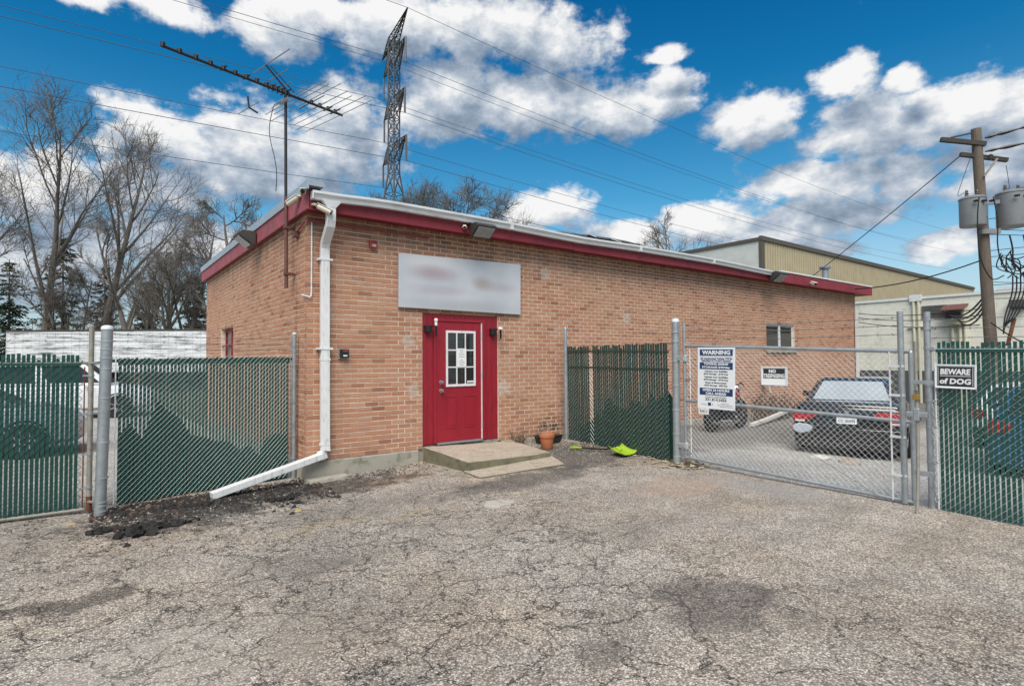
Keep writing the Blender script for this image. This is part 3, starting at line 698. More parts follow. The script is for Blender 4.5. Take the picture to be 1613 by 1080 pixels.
for i in range(3):
    for j in range(3):
        wq = (X1 - X0 - .076) / 3; hq = (Z1 - Z0 - .084) / 3
        mb = MB(); mb.box(X0 + .038 + i * wq + .012, X0 + .038 + (i + 1) * wq - .012, .004, .0115, Z0 + .042 + j * hq + .012, Z0 + .042 + (j + 1) * hq - .012); mb.build('pane', 'window_glass', lite)
mb = MB(); mb.box(2.545, 2.735, -.009, -.0065, 1.345, 1.66); pap = mb.build('notice', 'paper', door); tag(pap, 'white paper notice taped inside the door glass')
for k, wd in enumerate((.10, .06, .12, .11, .12, .05, .12, .11, .10)):
    mb = MB(); z = 1.625 - k * .029 - (.02 if k > 4 else 0); mb.box(2.64 - wd / 2, 2.64 + wd / 2, -.0098, -.009, z, z + .007); mb.build('print_line', 'ink_grey', pap)
mb = MB(); mb.box(2.755, 2.885, -.009, -.0065, 1.055, 1.10); stk = mb.build('sticker', 'paper', door)
mb = MB(); mb.box(2.765, 2.875, -.0098, -.009, 1.06, 1.076); mb.build('print_line', 'navy', stk)
for z in (1.085, .945):
    mb = MB(); mb.lathe([(.036, .012), (.036, .0), (.014, -.008), (.014, -.03), (.03, -.04), (.034, -.055), (.026, -.072), (.01, -.076)], 16, (2.235, 0, z), 'y'); mb.build('knob', 'steel_knob', door, smooth=True)
for z in (1.88, 1.2, .32):
    mb = MB(); mb.tube([(3.07, -.008, z - .05), (3.07, -.008, z + .05)], .009, 8); mb.build('hinge', 'galvanized', door)
# front window
win = empty('window', (0, 0, 0)); win.parent = building
mb = MB(); mb.box(12.712, 14.298, .10, .11, 1.702, 2.448); mb.build('blind', 'blind', win)
mb = MB(); mb.box(12.712, 14.298, .055, .095, 2.395, 2.448); mb.box(12.712, 14.298, .055, .095, 1.702, 1.76); mb.box(12.712, 12.775, .055, .095, 1.76, 2.395); mb.box(14.235, 14.298, .055, .095, 1.76, 2.395); mb.box(13.46, 13.56, .045, .096, 1.76, 2.395)
mb.build('frame', 'gutter_white', win, bevel=.004)
for a, b in ((12.775, 13.46), (13.56, 14.235)): 
    mb = MB(); mb.box(a, b, .070, .076, 1.76, 2.395); mb.build('pane', 'window_glass', win)
mb = MB(); mb.box(12.66, 14.35, -.05, .05, 1.625, 1.698); mb.build('sill', 'concrete', win, bevel=.006)
# side window
win2 = empty('window', (0, 0, 0)); win2.parent = building
mb = MB(); mb.box(.10, .14, 5.105, 6.475, 2.15, 2.233); mb.box(.10, .14, 5.105, 6.475, 1.342, 1.40); mb.box(.10, .14, 6.40, 6.475, 1.40, 2.15); mb.box(.10, .14, 5.105, 5.17, 1.40, 2.15); mb.box(.09, .141, 5.70, 5.79, 1.40, 2.15); mb.build('frame', 'fascia_red', win2)
for a, b in ((5.17, 5.70), (5.79, 6.40)):
    mb = MB(); mb.box(.118, .124, a, b, 1.40, 2.15); mb.build('pane', 'sky_sheen_glass' if a < 5.5 else 'window_glass', win2)
mb = MB(); mb.tube([(.03, 5.106, 1.83), (.03, 6.474, 1.83)], .016, 8); mb.build('bar', 'fascia_red', win2)
# conduit run that is fixed to the corner
cnd = MB(); cnd.tube([(.06, -.03, 3.50), (.06, -.03, 2.46), (.055, -.03, 2.40), (.03, -.035, 2.385), (-.02, -.02, 2.40), (-.03, .12, 2.43)], .011, 8)
cnd.build('conduit', 'gutter_white', building)
cnd = MB(); cnd.tube([(-.03, .42, 3.40), (-.04, -.02, 3.49), (-.03, -.05, 3.50), (.4, -.05, 3.50), (1.2, -.03, 3.50), (2.0, -.02, 3.50)], .016, 8)
cnd.build('conduit', 'fascia_faded', building)
mb = MB(); mb.box(-.07, -.002, .36, .47, 3.33, 3.42); mb.build('junction_box', 'mast_brown', building)

# ------------------------------------------------------------------ things fixed to the building
# signboard above the door
sb = empty('signboard', (1.435, -.012, 2.31), 0, 'wide pale grey signboard with faded smeared lettering above the red door', 'sign')
mb = MB(); mb.hexa([(0, -.05, 0), (2.465, -.05, -.014), (2.465, 0, -.014), (0, 0, 0)], [(0, -.05, .872), (2.475, -.05, .93), (2.475, 0, .93), (0, 0, .872)])
mb.build('board', 'signboard_face', sb, bevel=.006)
mb = MB(); mb.box(.2, .26, .0, .012, .1, .8); mb.box(2.2, 2.26, .0, .012, .1, .8); mb.build('batten', 'galvanized', sb)
# flood lights
def flood(loc, rz, label, sc=1.0, lens='lens_grey'):
    e = empty('flood_light', loc, rz, label, 'light', 'wedge-shaped flood lights on the fascia')
    mb = MB(); w2 = .20 * sc; d = .26 * sc; h = .20 * sc
    mb.prism([(0, -h * .55), (0, h * .5), (-d * .75, h * .5), (-d, h * .28), (-d * .98, h * .12), (-.04, -h * .62)], 2 * w2, 'x', -w2)
    mb.build('housing', 'bronze_box', e, bevel=.008)
    mb = MB(); mb.hexa([(-w2 * .86, -.075 * sc, -h * .60), (w2 * .86, -.075 * sc, -h * .60), (w2 * .86, -d * .95, h * .04), (-w2 * .86, -d * .95, h * .04)][::1], [(-w2 * .8, -.07 * sc, -h * .52), (w2 * .8, -.07 * sc, -h * .52), (w2 * .8, -d * .93, h * .11), (-w2 * .8, -d * .93, h * .11)])
    mb.build('lens', lens, e, bevel=.004)
    mb = MB(); mb.box(-.06, .06, .0, .02, -.08, .08); mb.build('mount_plate', 'bronze_box', e)
    return e
flood((2.80, -.325, 3.66), 0, 'bronze wedge flood light on the fascia above the pale signboard', 1.0)
flood((12.55, -.325, 3.70), 0, 'distant flood light on the front fascia where the gutter ends', 1.2)
flood((-.12, 2.78, 3.70), R(-90), 'dark flood light on the faded side fascia left of the antenna mast', 1.15)
# security cameras
def seccam(loc, d, label, r=.038, ln=.20):
    e = empty('security_camera', loc, 0, label, 'camera', 'security cameras under the eaves')
    d = Vector(d).normalized()
    mb = MB(); a = d * .05; mb.tube([a, a + d * ln * .9, a + d * ln], r, 14); mb.build('body', 'cream_cam', e, smooth=True)
    mb = MB(); mb.tube([a + d * (ln + .001), a + d * (ln + .012)], r * .78, 14); mb.build('lens', 'black_plastic', e)
    up = Vector((0, 0, 1)); mb = MB(); mb.tube([(0, 0, 0), a + d * .03], .016, 8); mb.lathe([(.045, -.01), (.045, .012), (.02, .02)], 14, (0, 0, 0)); mb.build('bracket', 'cream_cam', e)
    mb = MB(); q = a + d * ln * .5 + up * (r + .004); s_ = d.cross(up).normalized() * r * .9
    mb.hexa([q - d * .10 - s_, q + d * .13 - s_, q + d * .13 + s_, q - d * .10 + s_], [q - d * .10 - s_ + up * .008, q + d * .13 - s_ + up * .008, q + d * .13 + s_ + up * .008, q - d * .10 + s_ + up * .008]); mb.build('hood', 'white_paint', e)
seccam((-.115, -.05, 3.83), (-.45, .85, -.35), 'cream bullet camera at the roof corner pointing along the side wall')
seccam((-.13, -.26, 3.84), (-.35, -.9, -.25), 'white bullet camera at the roof corner facing forwards', .04, .10)
seccam((.0, -.34, 3.66), (.75, -.45, -.42), 'cream bullet camera under the gutter end beside the downspout')
seccam((14.65, -.34, 3.70), (-.4, -.8, -.3), 'small white camera on the front fascia near its far end', .05, .16)
seccam((2.5, -.34, 3.69), (-.5, -.8, -.3), 'tiny white camera on the fascia beside the flood light over the signboard', .028, .05)
# fire alarm strobe
e = empty('fire_alarm', (1.01, -.004, 3.27), 0, 'red fire alarm strobe box high on the brick wall', 'alarm')
mb = MB(); mb.box(-.062, .062, -.05, 0, -.062, .062); mb.build('housing', 'alarm_red', e, bevel=.008)
mb = MB(); mb.box(-.03, .035, -.072, -.05, -.045, .0); mb.build('strobe', 'lens_grey', e, bevel=.006)
mb = MB(); mb.box(-.045, .045, -.056, -.05, .02, .05); mb.build('grille', 'fascia_red', e)
# key box
e = empty('key_box', (.545, -.004, 1.565), 0, 'small black key box on the brick wall beside the downspout', 'box')
mb = MB(); mb.box(-.065, .065, -.075, 0, -.065, .065); mb.build('housing', 'black_plastic', e, bevel=.008)
mb = MB(); mb.box(-.026, .035, -.078, -.075, -.042, -.022); mb.build('label_plate', 'paper', e)
mb = MB(); mb.box(-.03, .045, -.078, -.075, .028, .05); mb.build('red_plate', 'alarm_red', e)
mb = MB(); mb.box(-.078, .0, -.02, -.001, -.078, .07); mb.build('back_plate', 'lens_grey', e)
# lanterns
def lantern(loc, label, bulb):
    e = empty('wall_lamp', loc, 0, label, 'lamp', 'black lamps either side of the red door')
    mb = MB(); mb.box(-.06, .05, -.07, .018, -.065, .06); mb.build('back_box', 'black_metal', e, bevel=.012)
    mb = MB(); mb.tube([(.02, -.06, .03), (.05, -.12, .05), (.10, -.13, .05)], .012, 8); mb.build('arm', 'black_metal', e)
    mb = MB(); mb.box(.075, .10, -.145, -.12, -.13, .05); mb.build('bar', 'black_metal', e)
    mb = MB(); mb.lathe([(.022, .05), (.024, .10), (.018, .12), (.03, .125), (.032, .15), (.02, .17)] if bulb else [(.045, .035), (.05, .05), (.04, .075), (.015, .085)], 14, (.085, -.13, 0)); mb.build('bulb' if bulb else 'cap', 'white_paint', e, smooth=True)
lantern((1.985, .002, 1.98), 'black wall lamp with bare white bulb left of the door', True)
lantern((3.30, .002, 1.965), 'black wall lamp with low white cap right of the door', False)
# wall vent and hose bib behind the gate
e = empty('wall_vent', (10.55, -.002, .78), 0, 'small pale hooded vent on the brick wall beyond the gate', 'vent')
mb = MB(); mb.prism([(0, -.08), (0, .09), (-.05, .08), (-.20, -.05), (-.18, -.08)], .28, 'x', -.14); mb.build('hood', 'pvc_white', e, bevel=.006)
mb = MB(); mb.box(.15, .30, -.03, 0, -.06, .08); mb.build('plate', 'rust', e)

# ------------------------------------------------------------------ antenna on its mast
an = empty('tv_antenna', (-.13, .62, 2.55), 0, 'long rusty television antenna on a tall mast fixed to the side wall', 'antenna')
mb = MB(); mb.tube([(0, -.05, .02), (0, -.02, .95), (0, .0, 1.42)], .027, 10); mb.build('lower_mast', 'mast_brown', an, smooth=True)
mb = MB(); mb.tube([(0, .0, 1.30), (0, .05, 3.13)], .022, 10); mb.build('upper_mast', 'mast_black', an, smooth=True)
for z, y in ((.22, -.045), (.93, -.02)):
    mb = MB(); mb.box(-.035, .12, y - .04, y + .04, z, z + .035); mb.build('wall_bracket', 'mast_brown', an)
# boom frame: runs from far upper left to near lower right
bd = Vector((.97, .24, 0)).normalized(); hub = Vector((0, .05, 3.06)); B0 = hub - bd * 1.72; B1 = hub + bd * 1.02
def bpnt(t): return B0.lerp(B1, t)
ev = Vector((bd.y, -bd.x, 0)).normalized()           # element direction, across the boom
mb = MB(); mb.tube([B0, B1], .021, 8); mb.build('boom', 'mast_black', an)
ex = ev
els = [(0.0,.06),(.075,.06),(.15,.06),(.22,.06),(.285,.10),(.345,.06),(.405,.10),(.46,.07),(.515,.08),(.545,.11),(.572,.12),(.60,.13),(.628,.15),(.79,.36),(.845,.20),(.90,.12),(.95,.14)]
for t_, hl in els:
    mb = MB(); p_ = bpnt(t_) + Vector((0, 0, .02)); mb.tube([p_ - ex * hl, p_ + ex * hl], .0105 if hl < .2 else .007, 6); mb.build('element', 'mast_black', an)
    mb = MB(); mb.lathe([(.03, -.03), (.03, .03)], 8, tuple(p_)); mb.build('clamp', 'mast_black', an)
for t_, hl, dz in ((.70, .70, .02), (.735, .62, .03), (.83, .72, -.01), (.875, .66, -.02), (.93, .80, -.01), (.985, .72, -.01), (.76, .80, .0), (.67, .45, .0)):
    mb = MB(); p_ = bpnt(t_) + Vector((0, 0, dz)); mb.tube([p_ - ex * hl * 1.45, p_ + ex * hl * 1.15], .006, 5); mb.build('element', 'aluminium', an)
# corner reflector arm standing off the boom
pA = bpnt(.66); pB = pA + Vector((-.36, .06, .40))
mb = MB(); mb.tube([pA, pB], .014, 6); mb.tube([pA + Vector((.05, -.03, .04)), pB + Vector((.06, -.04, -.02))], .008, 6); mb.build('reflector_arm', 'mast_black', an)
for k, hl in ((1.0, .70), (.62, .34), (.3, .22)):
    mb = MB(); p_ = pA.lerp(pB, k); mb.tube([p_ - ex * hl * .55, p_ + ex * hl], .008, 5); mb.build('element', 'aluminium', an)
p_ = bpnt(.42) + Vector((.0, 0, -.42)); mb = MB(); mb.tube([p_ - ex * .35, p_ + ex * .3], .006, 5); mb.build('element', 'aluminium', an)
mb = MB(); mb.tube([p_ + Vector((-.02, 0, .16)), p_, p_ + Vector((.12, 0, -.05))], .014, 6); mb.build('clamp', 'mast_black', an)
mb = MB(); q = pA + Vector((-.16, .02, -.16)); mb.tube([q, q + ex * .24], .028, 8); mb.build('balun', 'aluminium', an)
mb = MB(); pts = []
for i in range(14):
    k = i / 13; pts.append((-.16 - .05 * math.sin(k * 5), .10 + .06 * math.sin(k * 7), 2.85 - 1.32 * k))
mb.tube([tuple(bpnt(.66))] + pts, .006, 5); mb.build('feed_cable', 'cable', an)

# ------------------------------------------------------------------ stoop and small things by the door
e = empty('concrete_stoop', (0, 0, 0), 0, 'worn concrete stoop slab in front of the red door', 'step')
mb = MB(); mb.hexa([(1.87, -.04, -.45), (1.97, -1.27, -.45), (3.53, -1.33, -.45), (3.73, -.04, -.45)], [(1.87, -.04, .045), (1.965, -1.265, -.05), (3.525, -1.32, -.055), (3.73, -.04, -.025)])
bm = bmesh.new(); o = mb.build('slab', 'stoop', e); o.data.materials.append(MATS['stoop_side'])
bm.from_mesh(o.data); bmesh.ops.subdivide_edges(bm, edges=bm.edges, cuts=9, use_grid_fill=True)
for v in bm.verts:
    n_ = Vector((mnoise.noise(v.co * 5), mnoise.noise(v.co * 5 + Vector((7, 3, 1))), mnoise.noise(v.co * 5 + Vector((1, 9, 4)))))
    v.co += n_ * .010
bm.normal_update()
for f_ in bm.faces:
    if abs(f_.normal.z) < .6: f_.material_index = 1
bm.to_mesh(o.data); bm.free()
bv = o.modifiers.new('bevel', 'BEVEL'); bv.width = .012; bv.segments = 2; bv.limit_method = 'ANGLE'; bv.angle_limit = R(50)
mb = MB(); mb.hexa([(1.92, -1.20, -.5), (1.88, -1.66, -.5), (3.32, -1.86, -.5), (3.62, -1.20, -.5)], [(1.92, -1.20, -.178), (1.88, -1.70, -.186), (3.30, -1.89, -.132), (3.62, -1.20, -.118)])
o = mb.build('lower_slab', 'stoop', e, bevel=.01); o.data.materials.append(MATS['stoop_side'])
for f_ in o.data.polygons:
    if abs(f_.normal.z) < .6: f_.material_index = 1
# flower pot and planter tray
def rb(o): return o
e = empty('flower_pot', (3.955, -.72, g(3.955, -.72)), 0, 'terracotta plastic flower pot on the ground beside the stoop', 'pot')
mb = MB(); mb.lathe([(.085, 0), (.10, .02), (.122, .20), (.122, .205), (.138, .207), (.142, .262), (.132, .266), (.128, .235), (.118, .22)], 24); mb.build('body', 'terracotta', e, smooth=True)
mb = MB(); mb.lathe([(.0, .215), (.119, .222)], 20); mb.build('soil', 'dirt_black', e)
e = empty('plastic_tray', (4.35, -.30, g(4.35, -.3)), R(8), 'shallow black plastic tray behind the terracotta pot', 'tray')
mb = MB(); mb.hexa([(-.19, -.14, 0), (.19, -.14, 0), (.19, .14, 0), (-.19, .14, 0)], [(-.22, -.17, .13), (.22, -.17, .13), (.22, .17, .13), (-.22, .17, .13)]); mb.build('body', 'black_plastic', e, bevel=.015)
mb = MB(); mb.box(-.235, .235, -.185, .185, .131, .15); mb.build('rim', 'black_plastic', e, bevel=.006)
# lime snow shovel
e = empty('snow_shovel', (4.50, -1.98, g(4.50, -2.0) + .008), R(6), 'lime green snow shovel with black handle lying by the fence', 'shovel')
mb = MB(); nx, ny = 10, 6
for i in range(nx + 1):
    for j in range(ny + 1):
        u = i / nx - .5; v = j / ny
        mb.v.append((u * (.44 + .05 * v), -.34 * v + .17, .02 + .10 * (1 - v) ** 2 + .06 * abs(u * 2) ** 4 - .01 * math.sin(v * 3)))
for i in range(nx):
    for j in range(ny): k = i * (ny + 1) + j; mb.f.append((k, k + 1, k + ny + 2, k + ny + 1))
e.scale = (.86, .86, .86); o = mb.build('blade', 'lime', e, smooth=True); so = o.modifiers.new('solid', 'SOLIDIFY'); so.thickness = .008
mb = MB(); mb.tube([(0, .10, .09), (0, .22, .10), (-.03, .45, .06), (-.08, .75, .05), (-.12, .92, .045)], .017, 8); mb.build('shaft', 'black_plastic', e, smooth=True)
mb = MB(); mb.tube([(-.12, .90, .045), (-.14, 1.0, .045)], .022, 8); mb.tube([(-.14, 1.0, .045), (-.23, 1.05, .045), (-.23, 1.10, .045), (-.06, 1.13, .045), (-.07, 1.07, .045), (-.14, 1.0, .045)], .016, 8); mb.build('grip', 'lime', e)
mb = MB(); mb.tube([(.0, .03, .075), (.0, .13, .125)], .028, 8); mb.build('socket', 'lime', e)
# loose kerb piece at the corner, white patch stone
e = MB(); e.hexa([(-.02, -.30, -.30), (.56, -.26, -.30), (.58, -.05, -.30), (-.05, -.05, -.30)], [(-.0, -.28, -.225), (.54, -.24, -.215), (.57, -.06, -.215), (-.03, -.06, -.225)])
tag(e.build('concrete_splash_block', 'concrete', bevel=.012), 'flat concrete splash block at the foot of the building corner', 'block')

# ------------------------------------------------------------------ fences
def chain(name, A, B, zb, zt, parent, mat, pitch=.078, r=.0028, skip=None, n=3, weave=.008):
    """woven wire: zigzag wires between A and B (x, y); zb and zt are (at A, at B)"""
    A, B = Vector((*A, 0)), Vector((*B, 0)); L = (B - A).length; d = (B - A) / L; nrm = Vector((d.y, -d.x, 0))
    h = pitch / 2; nw = int(L / h); mb = MB(); vs, fs = mb.v, mb.f
    off = [(math.cos(2 * math.pi * k / n), math.sin(2 * math.pi * k / n)) for k in range(n)]
    for i in range(nw):
        s0 = i * h; f = (s0 + h / 2) / L; z0 = zb[0] + (zb[1] - zb[0]) * f; z1 = zt[0] + (zt[1] - zt[0]) * f
        rows = int(round((z1 - z0) / h)); hh = (z1 - z0) / rows
        for k in range(rows):
            s_a, s_b = (k + i) % 2, (k + i + 1) % 2; w_ = nrm * (weave if s_b else -weave)      # rising wires pass in front, falling ones behind
            p = A + d * (s0 + h * s_a) + Vector((0, 0, z0 + k * hh)); q = A + d * (s0 + h * s_b) + Vector((0, 0, z0 + (k + 1) * hh)); base = len(vs)
            for e_, m_ in ((p, .35), (p.lerp(q, .5), 1.0), (q, .35)):
                for (a, b) in off: vs.append(tuple(e_ + w_ * m_ + nrm * (a * r) + d * (b * r)))
            for t_ in (0, n):
                for c_ in range(n): fs.append((base + t_ + c_, base + t_ + (c_ + 1) % n, base + t_ + n + (c_ + 1) % n, base + t_ + n + c_))
    o = mb.build(name, mat, parent, recalc=False); tag(o, kind='stuff'); return o
def post(mb, x, y, z0, z1, r, n=16, lean=(0, 0)):
    mb.tube([(x, y, z0), (x + lean[0], y + lean[1], z1)], r, n)
def bands(parent, x, y, zs, r, d, mat='galvanized', stub=.07):
    for z in zs:
        mb = MB(); mb.lathe([(r + .006, z - .012), (r + .006, z + .012)], 14, (x, y, 0))
        mb.box(x + d[0] * r - .012, x + d[0] * (r + stub) + .012, y + d[1] * r - .012, y + d[1] * (r + stub) + .012, z - .011, z + .011) if abs(d[0]) < .5 or True else None
        mb.build('tension_band', mat, parent)
def barbed(parent, pts, mat='barbed'):
    mb = MB(); mb.tube(pts, .0032, 4, cap=False)
    for a, b in zip(pts[:-1], pts[1:]):
        a, b = Vector(a), Vector(b); n = max(1, int((b - a).length / .14))
        for k in range(n):
            p = a.lerp(b, (k + .5) / n)
            for q in range(2):
                d = Vector((random.uniform(-1, 1), random.uniform(-1, 1), random.uniform(-1, 1))).normalized() * .02; mb.tube([p - d, p + d], .0022, 3, cap=False)
    return mb.build('barbed_wire', mat, parent, recalc=False)
def slats(parent, A, B, zb, zt, pitch, wdt, mat, y_off=0.0, jit=.012, skip=(), lean=.0):
    A, B = Vector((*A, 0)), Vector((*B, 0)); L = (B - A).length; d = (B - A) / L; nrm = Vector((d.y, -d.x, 0))
    n = int(L / pitch); rr = random.Random(int(A.x * 100))
    for i in range(n):
        if i in skip: continue
        s = (i + .5) * pitch; f = s / L; z0 = zb[0] + (zb[1] - zb[0]) * f + rr.uniform(-jit, jit) * .5; z1 = zt[0] + (zt[1] - zt[0]) * f + rr.uniform(-jit, jit)
        c = A + d * s + nrm * y_off; l_ = rr.gauss(0, .0025) + lean; z1 -= .05 * (rr.random() < .05); mb = MB(); hw = wdt / 2 * rr.uniform(.94, 1.0)
        b4 = [c - d * hw - nrm * .003, c + d * hw - nrm * .003, c + d * hw + nrm * .003, c - d * hw + nrm * .003]
        mb.hexa([q + Vector((0, 0, z0)) for q in b4], [q + d * l_ + Vector((0, 0, z1)) for q in b4])
        mb.build('slat', mat, parent)
def strip(parent, A, B, z, mat, h=.03, off=.008):
    A, B = Vector((*A, 0)), Vector((*B, 0)); d = (B - A).normalized(); nrm = Vector((d.y, -d.x, 0)); mb = MB()
    a, b = A + nrm * (off - .004), B + nrm * (off - .004); a2, b2 = A + nrm * (off + .004), B + nrm * (off + .004)
    zz = Vector((0, 0, z[0])); z2 = Vector((0, 0, z[1])); hh = Vector((0, 0, h))
    mb.hexa([a + zz, b + z2, b2 + z2, a2 + zz], [a + zz + hh, b + z2 + hh, b2 + z2 + hh, a2 + zz + hh]); mb.build('lock_strip', mat, parent)
# (1) left: slatted swing gate reaching out of the picture
gl = empty('slatted_gate', (0, 0, 0), 0, 'green slatted chain-link gate leaf at the far left with olive end post', 'gate')
A, Bp = (-4.9, -.17), (-2.60, -.165)
chain('chain_link', A, (-2.575, -.165), (-.262, -.255), (1.51, 1.51), gl, 'wire_dark', pitch=.086, r=.0040)
slats(gl, A, Bp, (-.245, -.235), (1.545, 1.545), .0425, .033, 'slat_green', .0, .012)
strip(gl, A, (-2.59, -.165), (1.415, 1.415), 'slat_green', .034, .012)
mb = MB(); mb.tube([(-4.9, -.155, 1.44), (-2.52, -.15, 1.45)], .02, 10); mb.build('top_rail', 'galvanized_dull', gl)
mb = MB(); mb.tube([(-4.9, -.165, -.235), (-2.54, -.16, -.225)], .02, 10); mb.build('bottom_rail', 'galvanized_dull', gl)
mb = MB(); post(mb, -2.50, -.18, -.24, 1.86, .027); mb.lathe([(.03, 1.86), (.024, 1.885), (.008, 1.89)], 12, (-2.50, -.18, 0)); mb.build('end_post', 'galvanized_dull', gl, smooth=True)
mb = MB(); mb.tube([(-2.56, -.18, -.2), (-2.56, -.18, 1.40)], .008, 6); mb.build('tension_bar', 'rust', gl)
for z in (1.30, .86, .40, .02): 
    mb = MB(); mb.lathe([(.033, z - .012), (.033, z + .012)], 12, (-2.50, -.18, 0)); mb.box(-2.58, -2.52, -.19, -.172, z - .01, z + .01); mb.build('tension_band', 'galvanized', gl)
mb = MB(); mb.lathe([(.03, -.24), (.03, -.08)], 12, (-2.50, -.18, 0)); mb.build('rust_collar', 'rust', gl)
for k, z in enumerate((1.62, 1.70, 1.78)): barbed(gl, [(-4.9, -.17, z - .0), (-3.6, -.17, z - .015), (-2.53, -.18, z)])
# (2) big left gate post
pl = empty('gate_post', (-2.395, -.40, 0), 0, 'thick galvanized gate post between the left gate leaf and the slatted panel', 'post')
mb = MB(); mb.tube([(-.01, 0, -.5), (.035, .0, 1.83)], .058, 18); mb.build('tube', 'galvanized', pl, smooth=True)
mb = MB(); mb.lathe([(.062, 1.825), (.062, 1.845), (.05, 1.865), (.02, 1.875)], 18, (.035, 0, 0)); mb.build('cap', 'gutter_white', pl, smooth=True)
for z in (1.69, 1.60, 1.50, 1.38, 1.05, .55, .15, -.12, -.16, -.22):
    mb = MB(); xx = .035 * (z + .5) / 2.33; mb.lathe([(.063, z - .008), (.063, z + .008)], 18, (xx, 0, 0)); mb.build('band', 'galvanized_band', pl)
for z in (1.44, -.14):
    mb = MB(); mb.tube([(-.11, .20, z), (-.03, .05, z + .01)], .016, 8); mb.build('hinge', 'galvanized', pl)
# (3) slatted panel up to the building corner
pn = empty('slatted_fence_panel', (0, 0, 0), 0, 'green slatted chain-link panel between the thick post and the building corner', 'fence')
A, Bp = (-2.235, -.01), (-.125, .375)
chain('chain_link', A, Bp, (-.262, -.245), (1.525, 1.545), pn, 'wire_mesh', pitch=.066, r=.0030)
slats(pn, A, Bp, (-.245, -.23), (1.50, 1.52), .0425, .032, 'slat_green', .0, .008)
strip(pn, A, Bp, (1.42, 1.435), 'slat_green', .034, -.016)
mb = MB(); mb.tube([(-2.30, -.0, 1.47), (-.08, .40, 1.49)], .02, 10); mb.build('top_rail', 'slat_dark', pn)
mb = MB(); post(mb, -.07, .345, -.35, 1.86, .031); mb.build('end_post', 'galvanized', pn, smooth=True)
mb = MB(); mb.lathe([(.034, 1.855), (.034, 1.87), (.012, 1.885)], 14, (-.07, .345, 0)); mb.build('post_cap', 'gutter_white', pn, smooth=True)
mb = MB(); mb.tube([(-.122, .365, -.2), (-.122, .365, 1.52)], .007, 6); mb.build('tension_bar', 'galvanized', pn)
for z in (1.68, 1.60, 1.40, .85, .35, .02):
    mb = MB(); mb.lathe([(.037, z - .011), (.037, z + .011)], 14, (-.07, .345, 0)); mb.box(-.13, -.09, .345, .367, z - .009, z + .009); mb.build('tension_band', 'galvanized', pn)
mb = MB(); mb.tube([(-2.262, -.02, -.25), (-2.262, -.02, 1.53)], .008, 6); mb.build('tension_bar', 'wire_mesh', pn)
for k, z in enumerate((1.62, 1.70, 1.78)): barbed(pn, [(-2.35, -.37, z), (-1.2, .15, z - .01), (-.09, .345, z)])
def windscreen(name, A, B, off, prof, label, mat='windscreen_green', zb=-.28):
    A, B = Vector((*A, 0)), Vector((*B, 0)); d = (B - A).normalized(); nrm = Vector((d.y, -d.x, 0)) * off; mb = MB(); n = len(prof)
    for i, (f, z) in enumerate(prof):
        p = A.lerp(B, f) + nrm * (1 + .15 * math.sin(i * 1.9))
        mb.v += [tuple(p + Vector((0, 0, zb))), tuple(p + nrm * .1 + Vector((0, 0, z)))]
    for i in range(n - 1): mb.f.append((2 * i, 2 * i + 2, 2 * i + 3, 2 * i + 1))
    o = mb.build(name, mat, recalc=False); s_ = o.modifiers.new('solid', 'SOLIDIFY'); s_.thickness = .004
    return tag(o, label, 'windscreen', 'torn green windscreen fabric behind the slats')
windscreen('torn_windscreen', (-2.22, .0), (-.13, .385), -.05, [(0, .55), (.06, .70), (.12, .50), (.2, .95), (.26, .82), (.32, .72), (.38, .50), (.46, .44), (.52, .38), (.6, .36), (.68, .22), (.74, .28), (.8, .10), (.85, .34), (.92, .40), (1, .36)], 'torn dark green windscreen behind the slatted panel at the left corner')
# (4) right: slatted panel from the wall to the gate hinge post
pr = empty('slatted_fence_panel', (0, 0, 0), 0, 'leaning dark slatted panel between the brick wall and the gate hinge post', 'fence')
A, Bp = (4.855, -.32), (4.665, -2.82)
chain('chain_link', A, Bp, (-.06, -.12), (1.56, 1.59), pr, 'wire_mesh', pitch=.08, r=.0032)
slats(pr, A, Bp, (-.05, -.115), (1.70, 1.70), .052, .041, 'slat_dark', .0, .014, skip=(12, 13), lean=-.03)
strip(pr, A, Bp, (1.60, 1.545), 'slat_dark', .03, .012)
strip(pr, A, Bp, (1.30, 1.27), 'slat_dark', .034, .012)
mb = MB(); post(mb, 4.83, -.27, -.15, 2.05, .036); mb.lathe([(.039, 2.05), (.03, 2.08), (.01, 2.085)], 12, (4.83, -.27, 0)); mb.build('wall_post', 'galvanized', pr, smooth=True)
for z in (1.55, .95, .45, .06):
    mb = MB(); mb.lathe([(.042, z - .011), (.042, z + .011)], 12, (4.83, -.27, 0)); mb.build('tension_band', 'galvanized', pr)
windscreen('torn_windscreen', (4.88, -.55), (4.70, -2.80), -.05, [(0, .18), (.12, .30), (.22, .46), (.27, .40), (.30, .70), (.36, .78), (.42, .66), (.5, .60), (.56, .62), (.60, .80), (.64, .70), (.68, .76), (.74, .62), (.80, .92), (.84, .78), (.9, .86), (.95, .98), (1, .84)], 'torn green windscreen low behind the leaning slats beside the gate', zb=-.12)
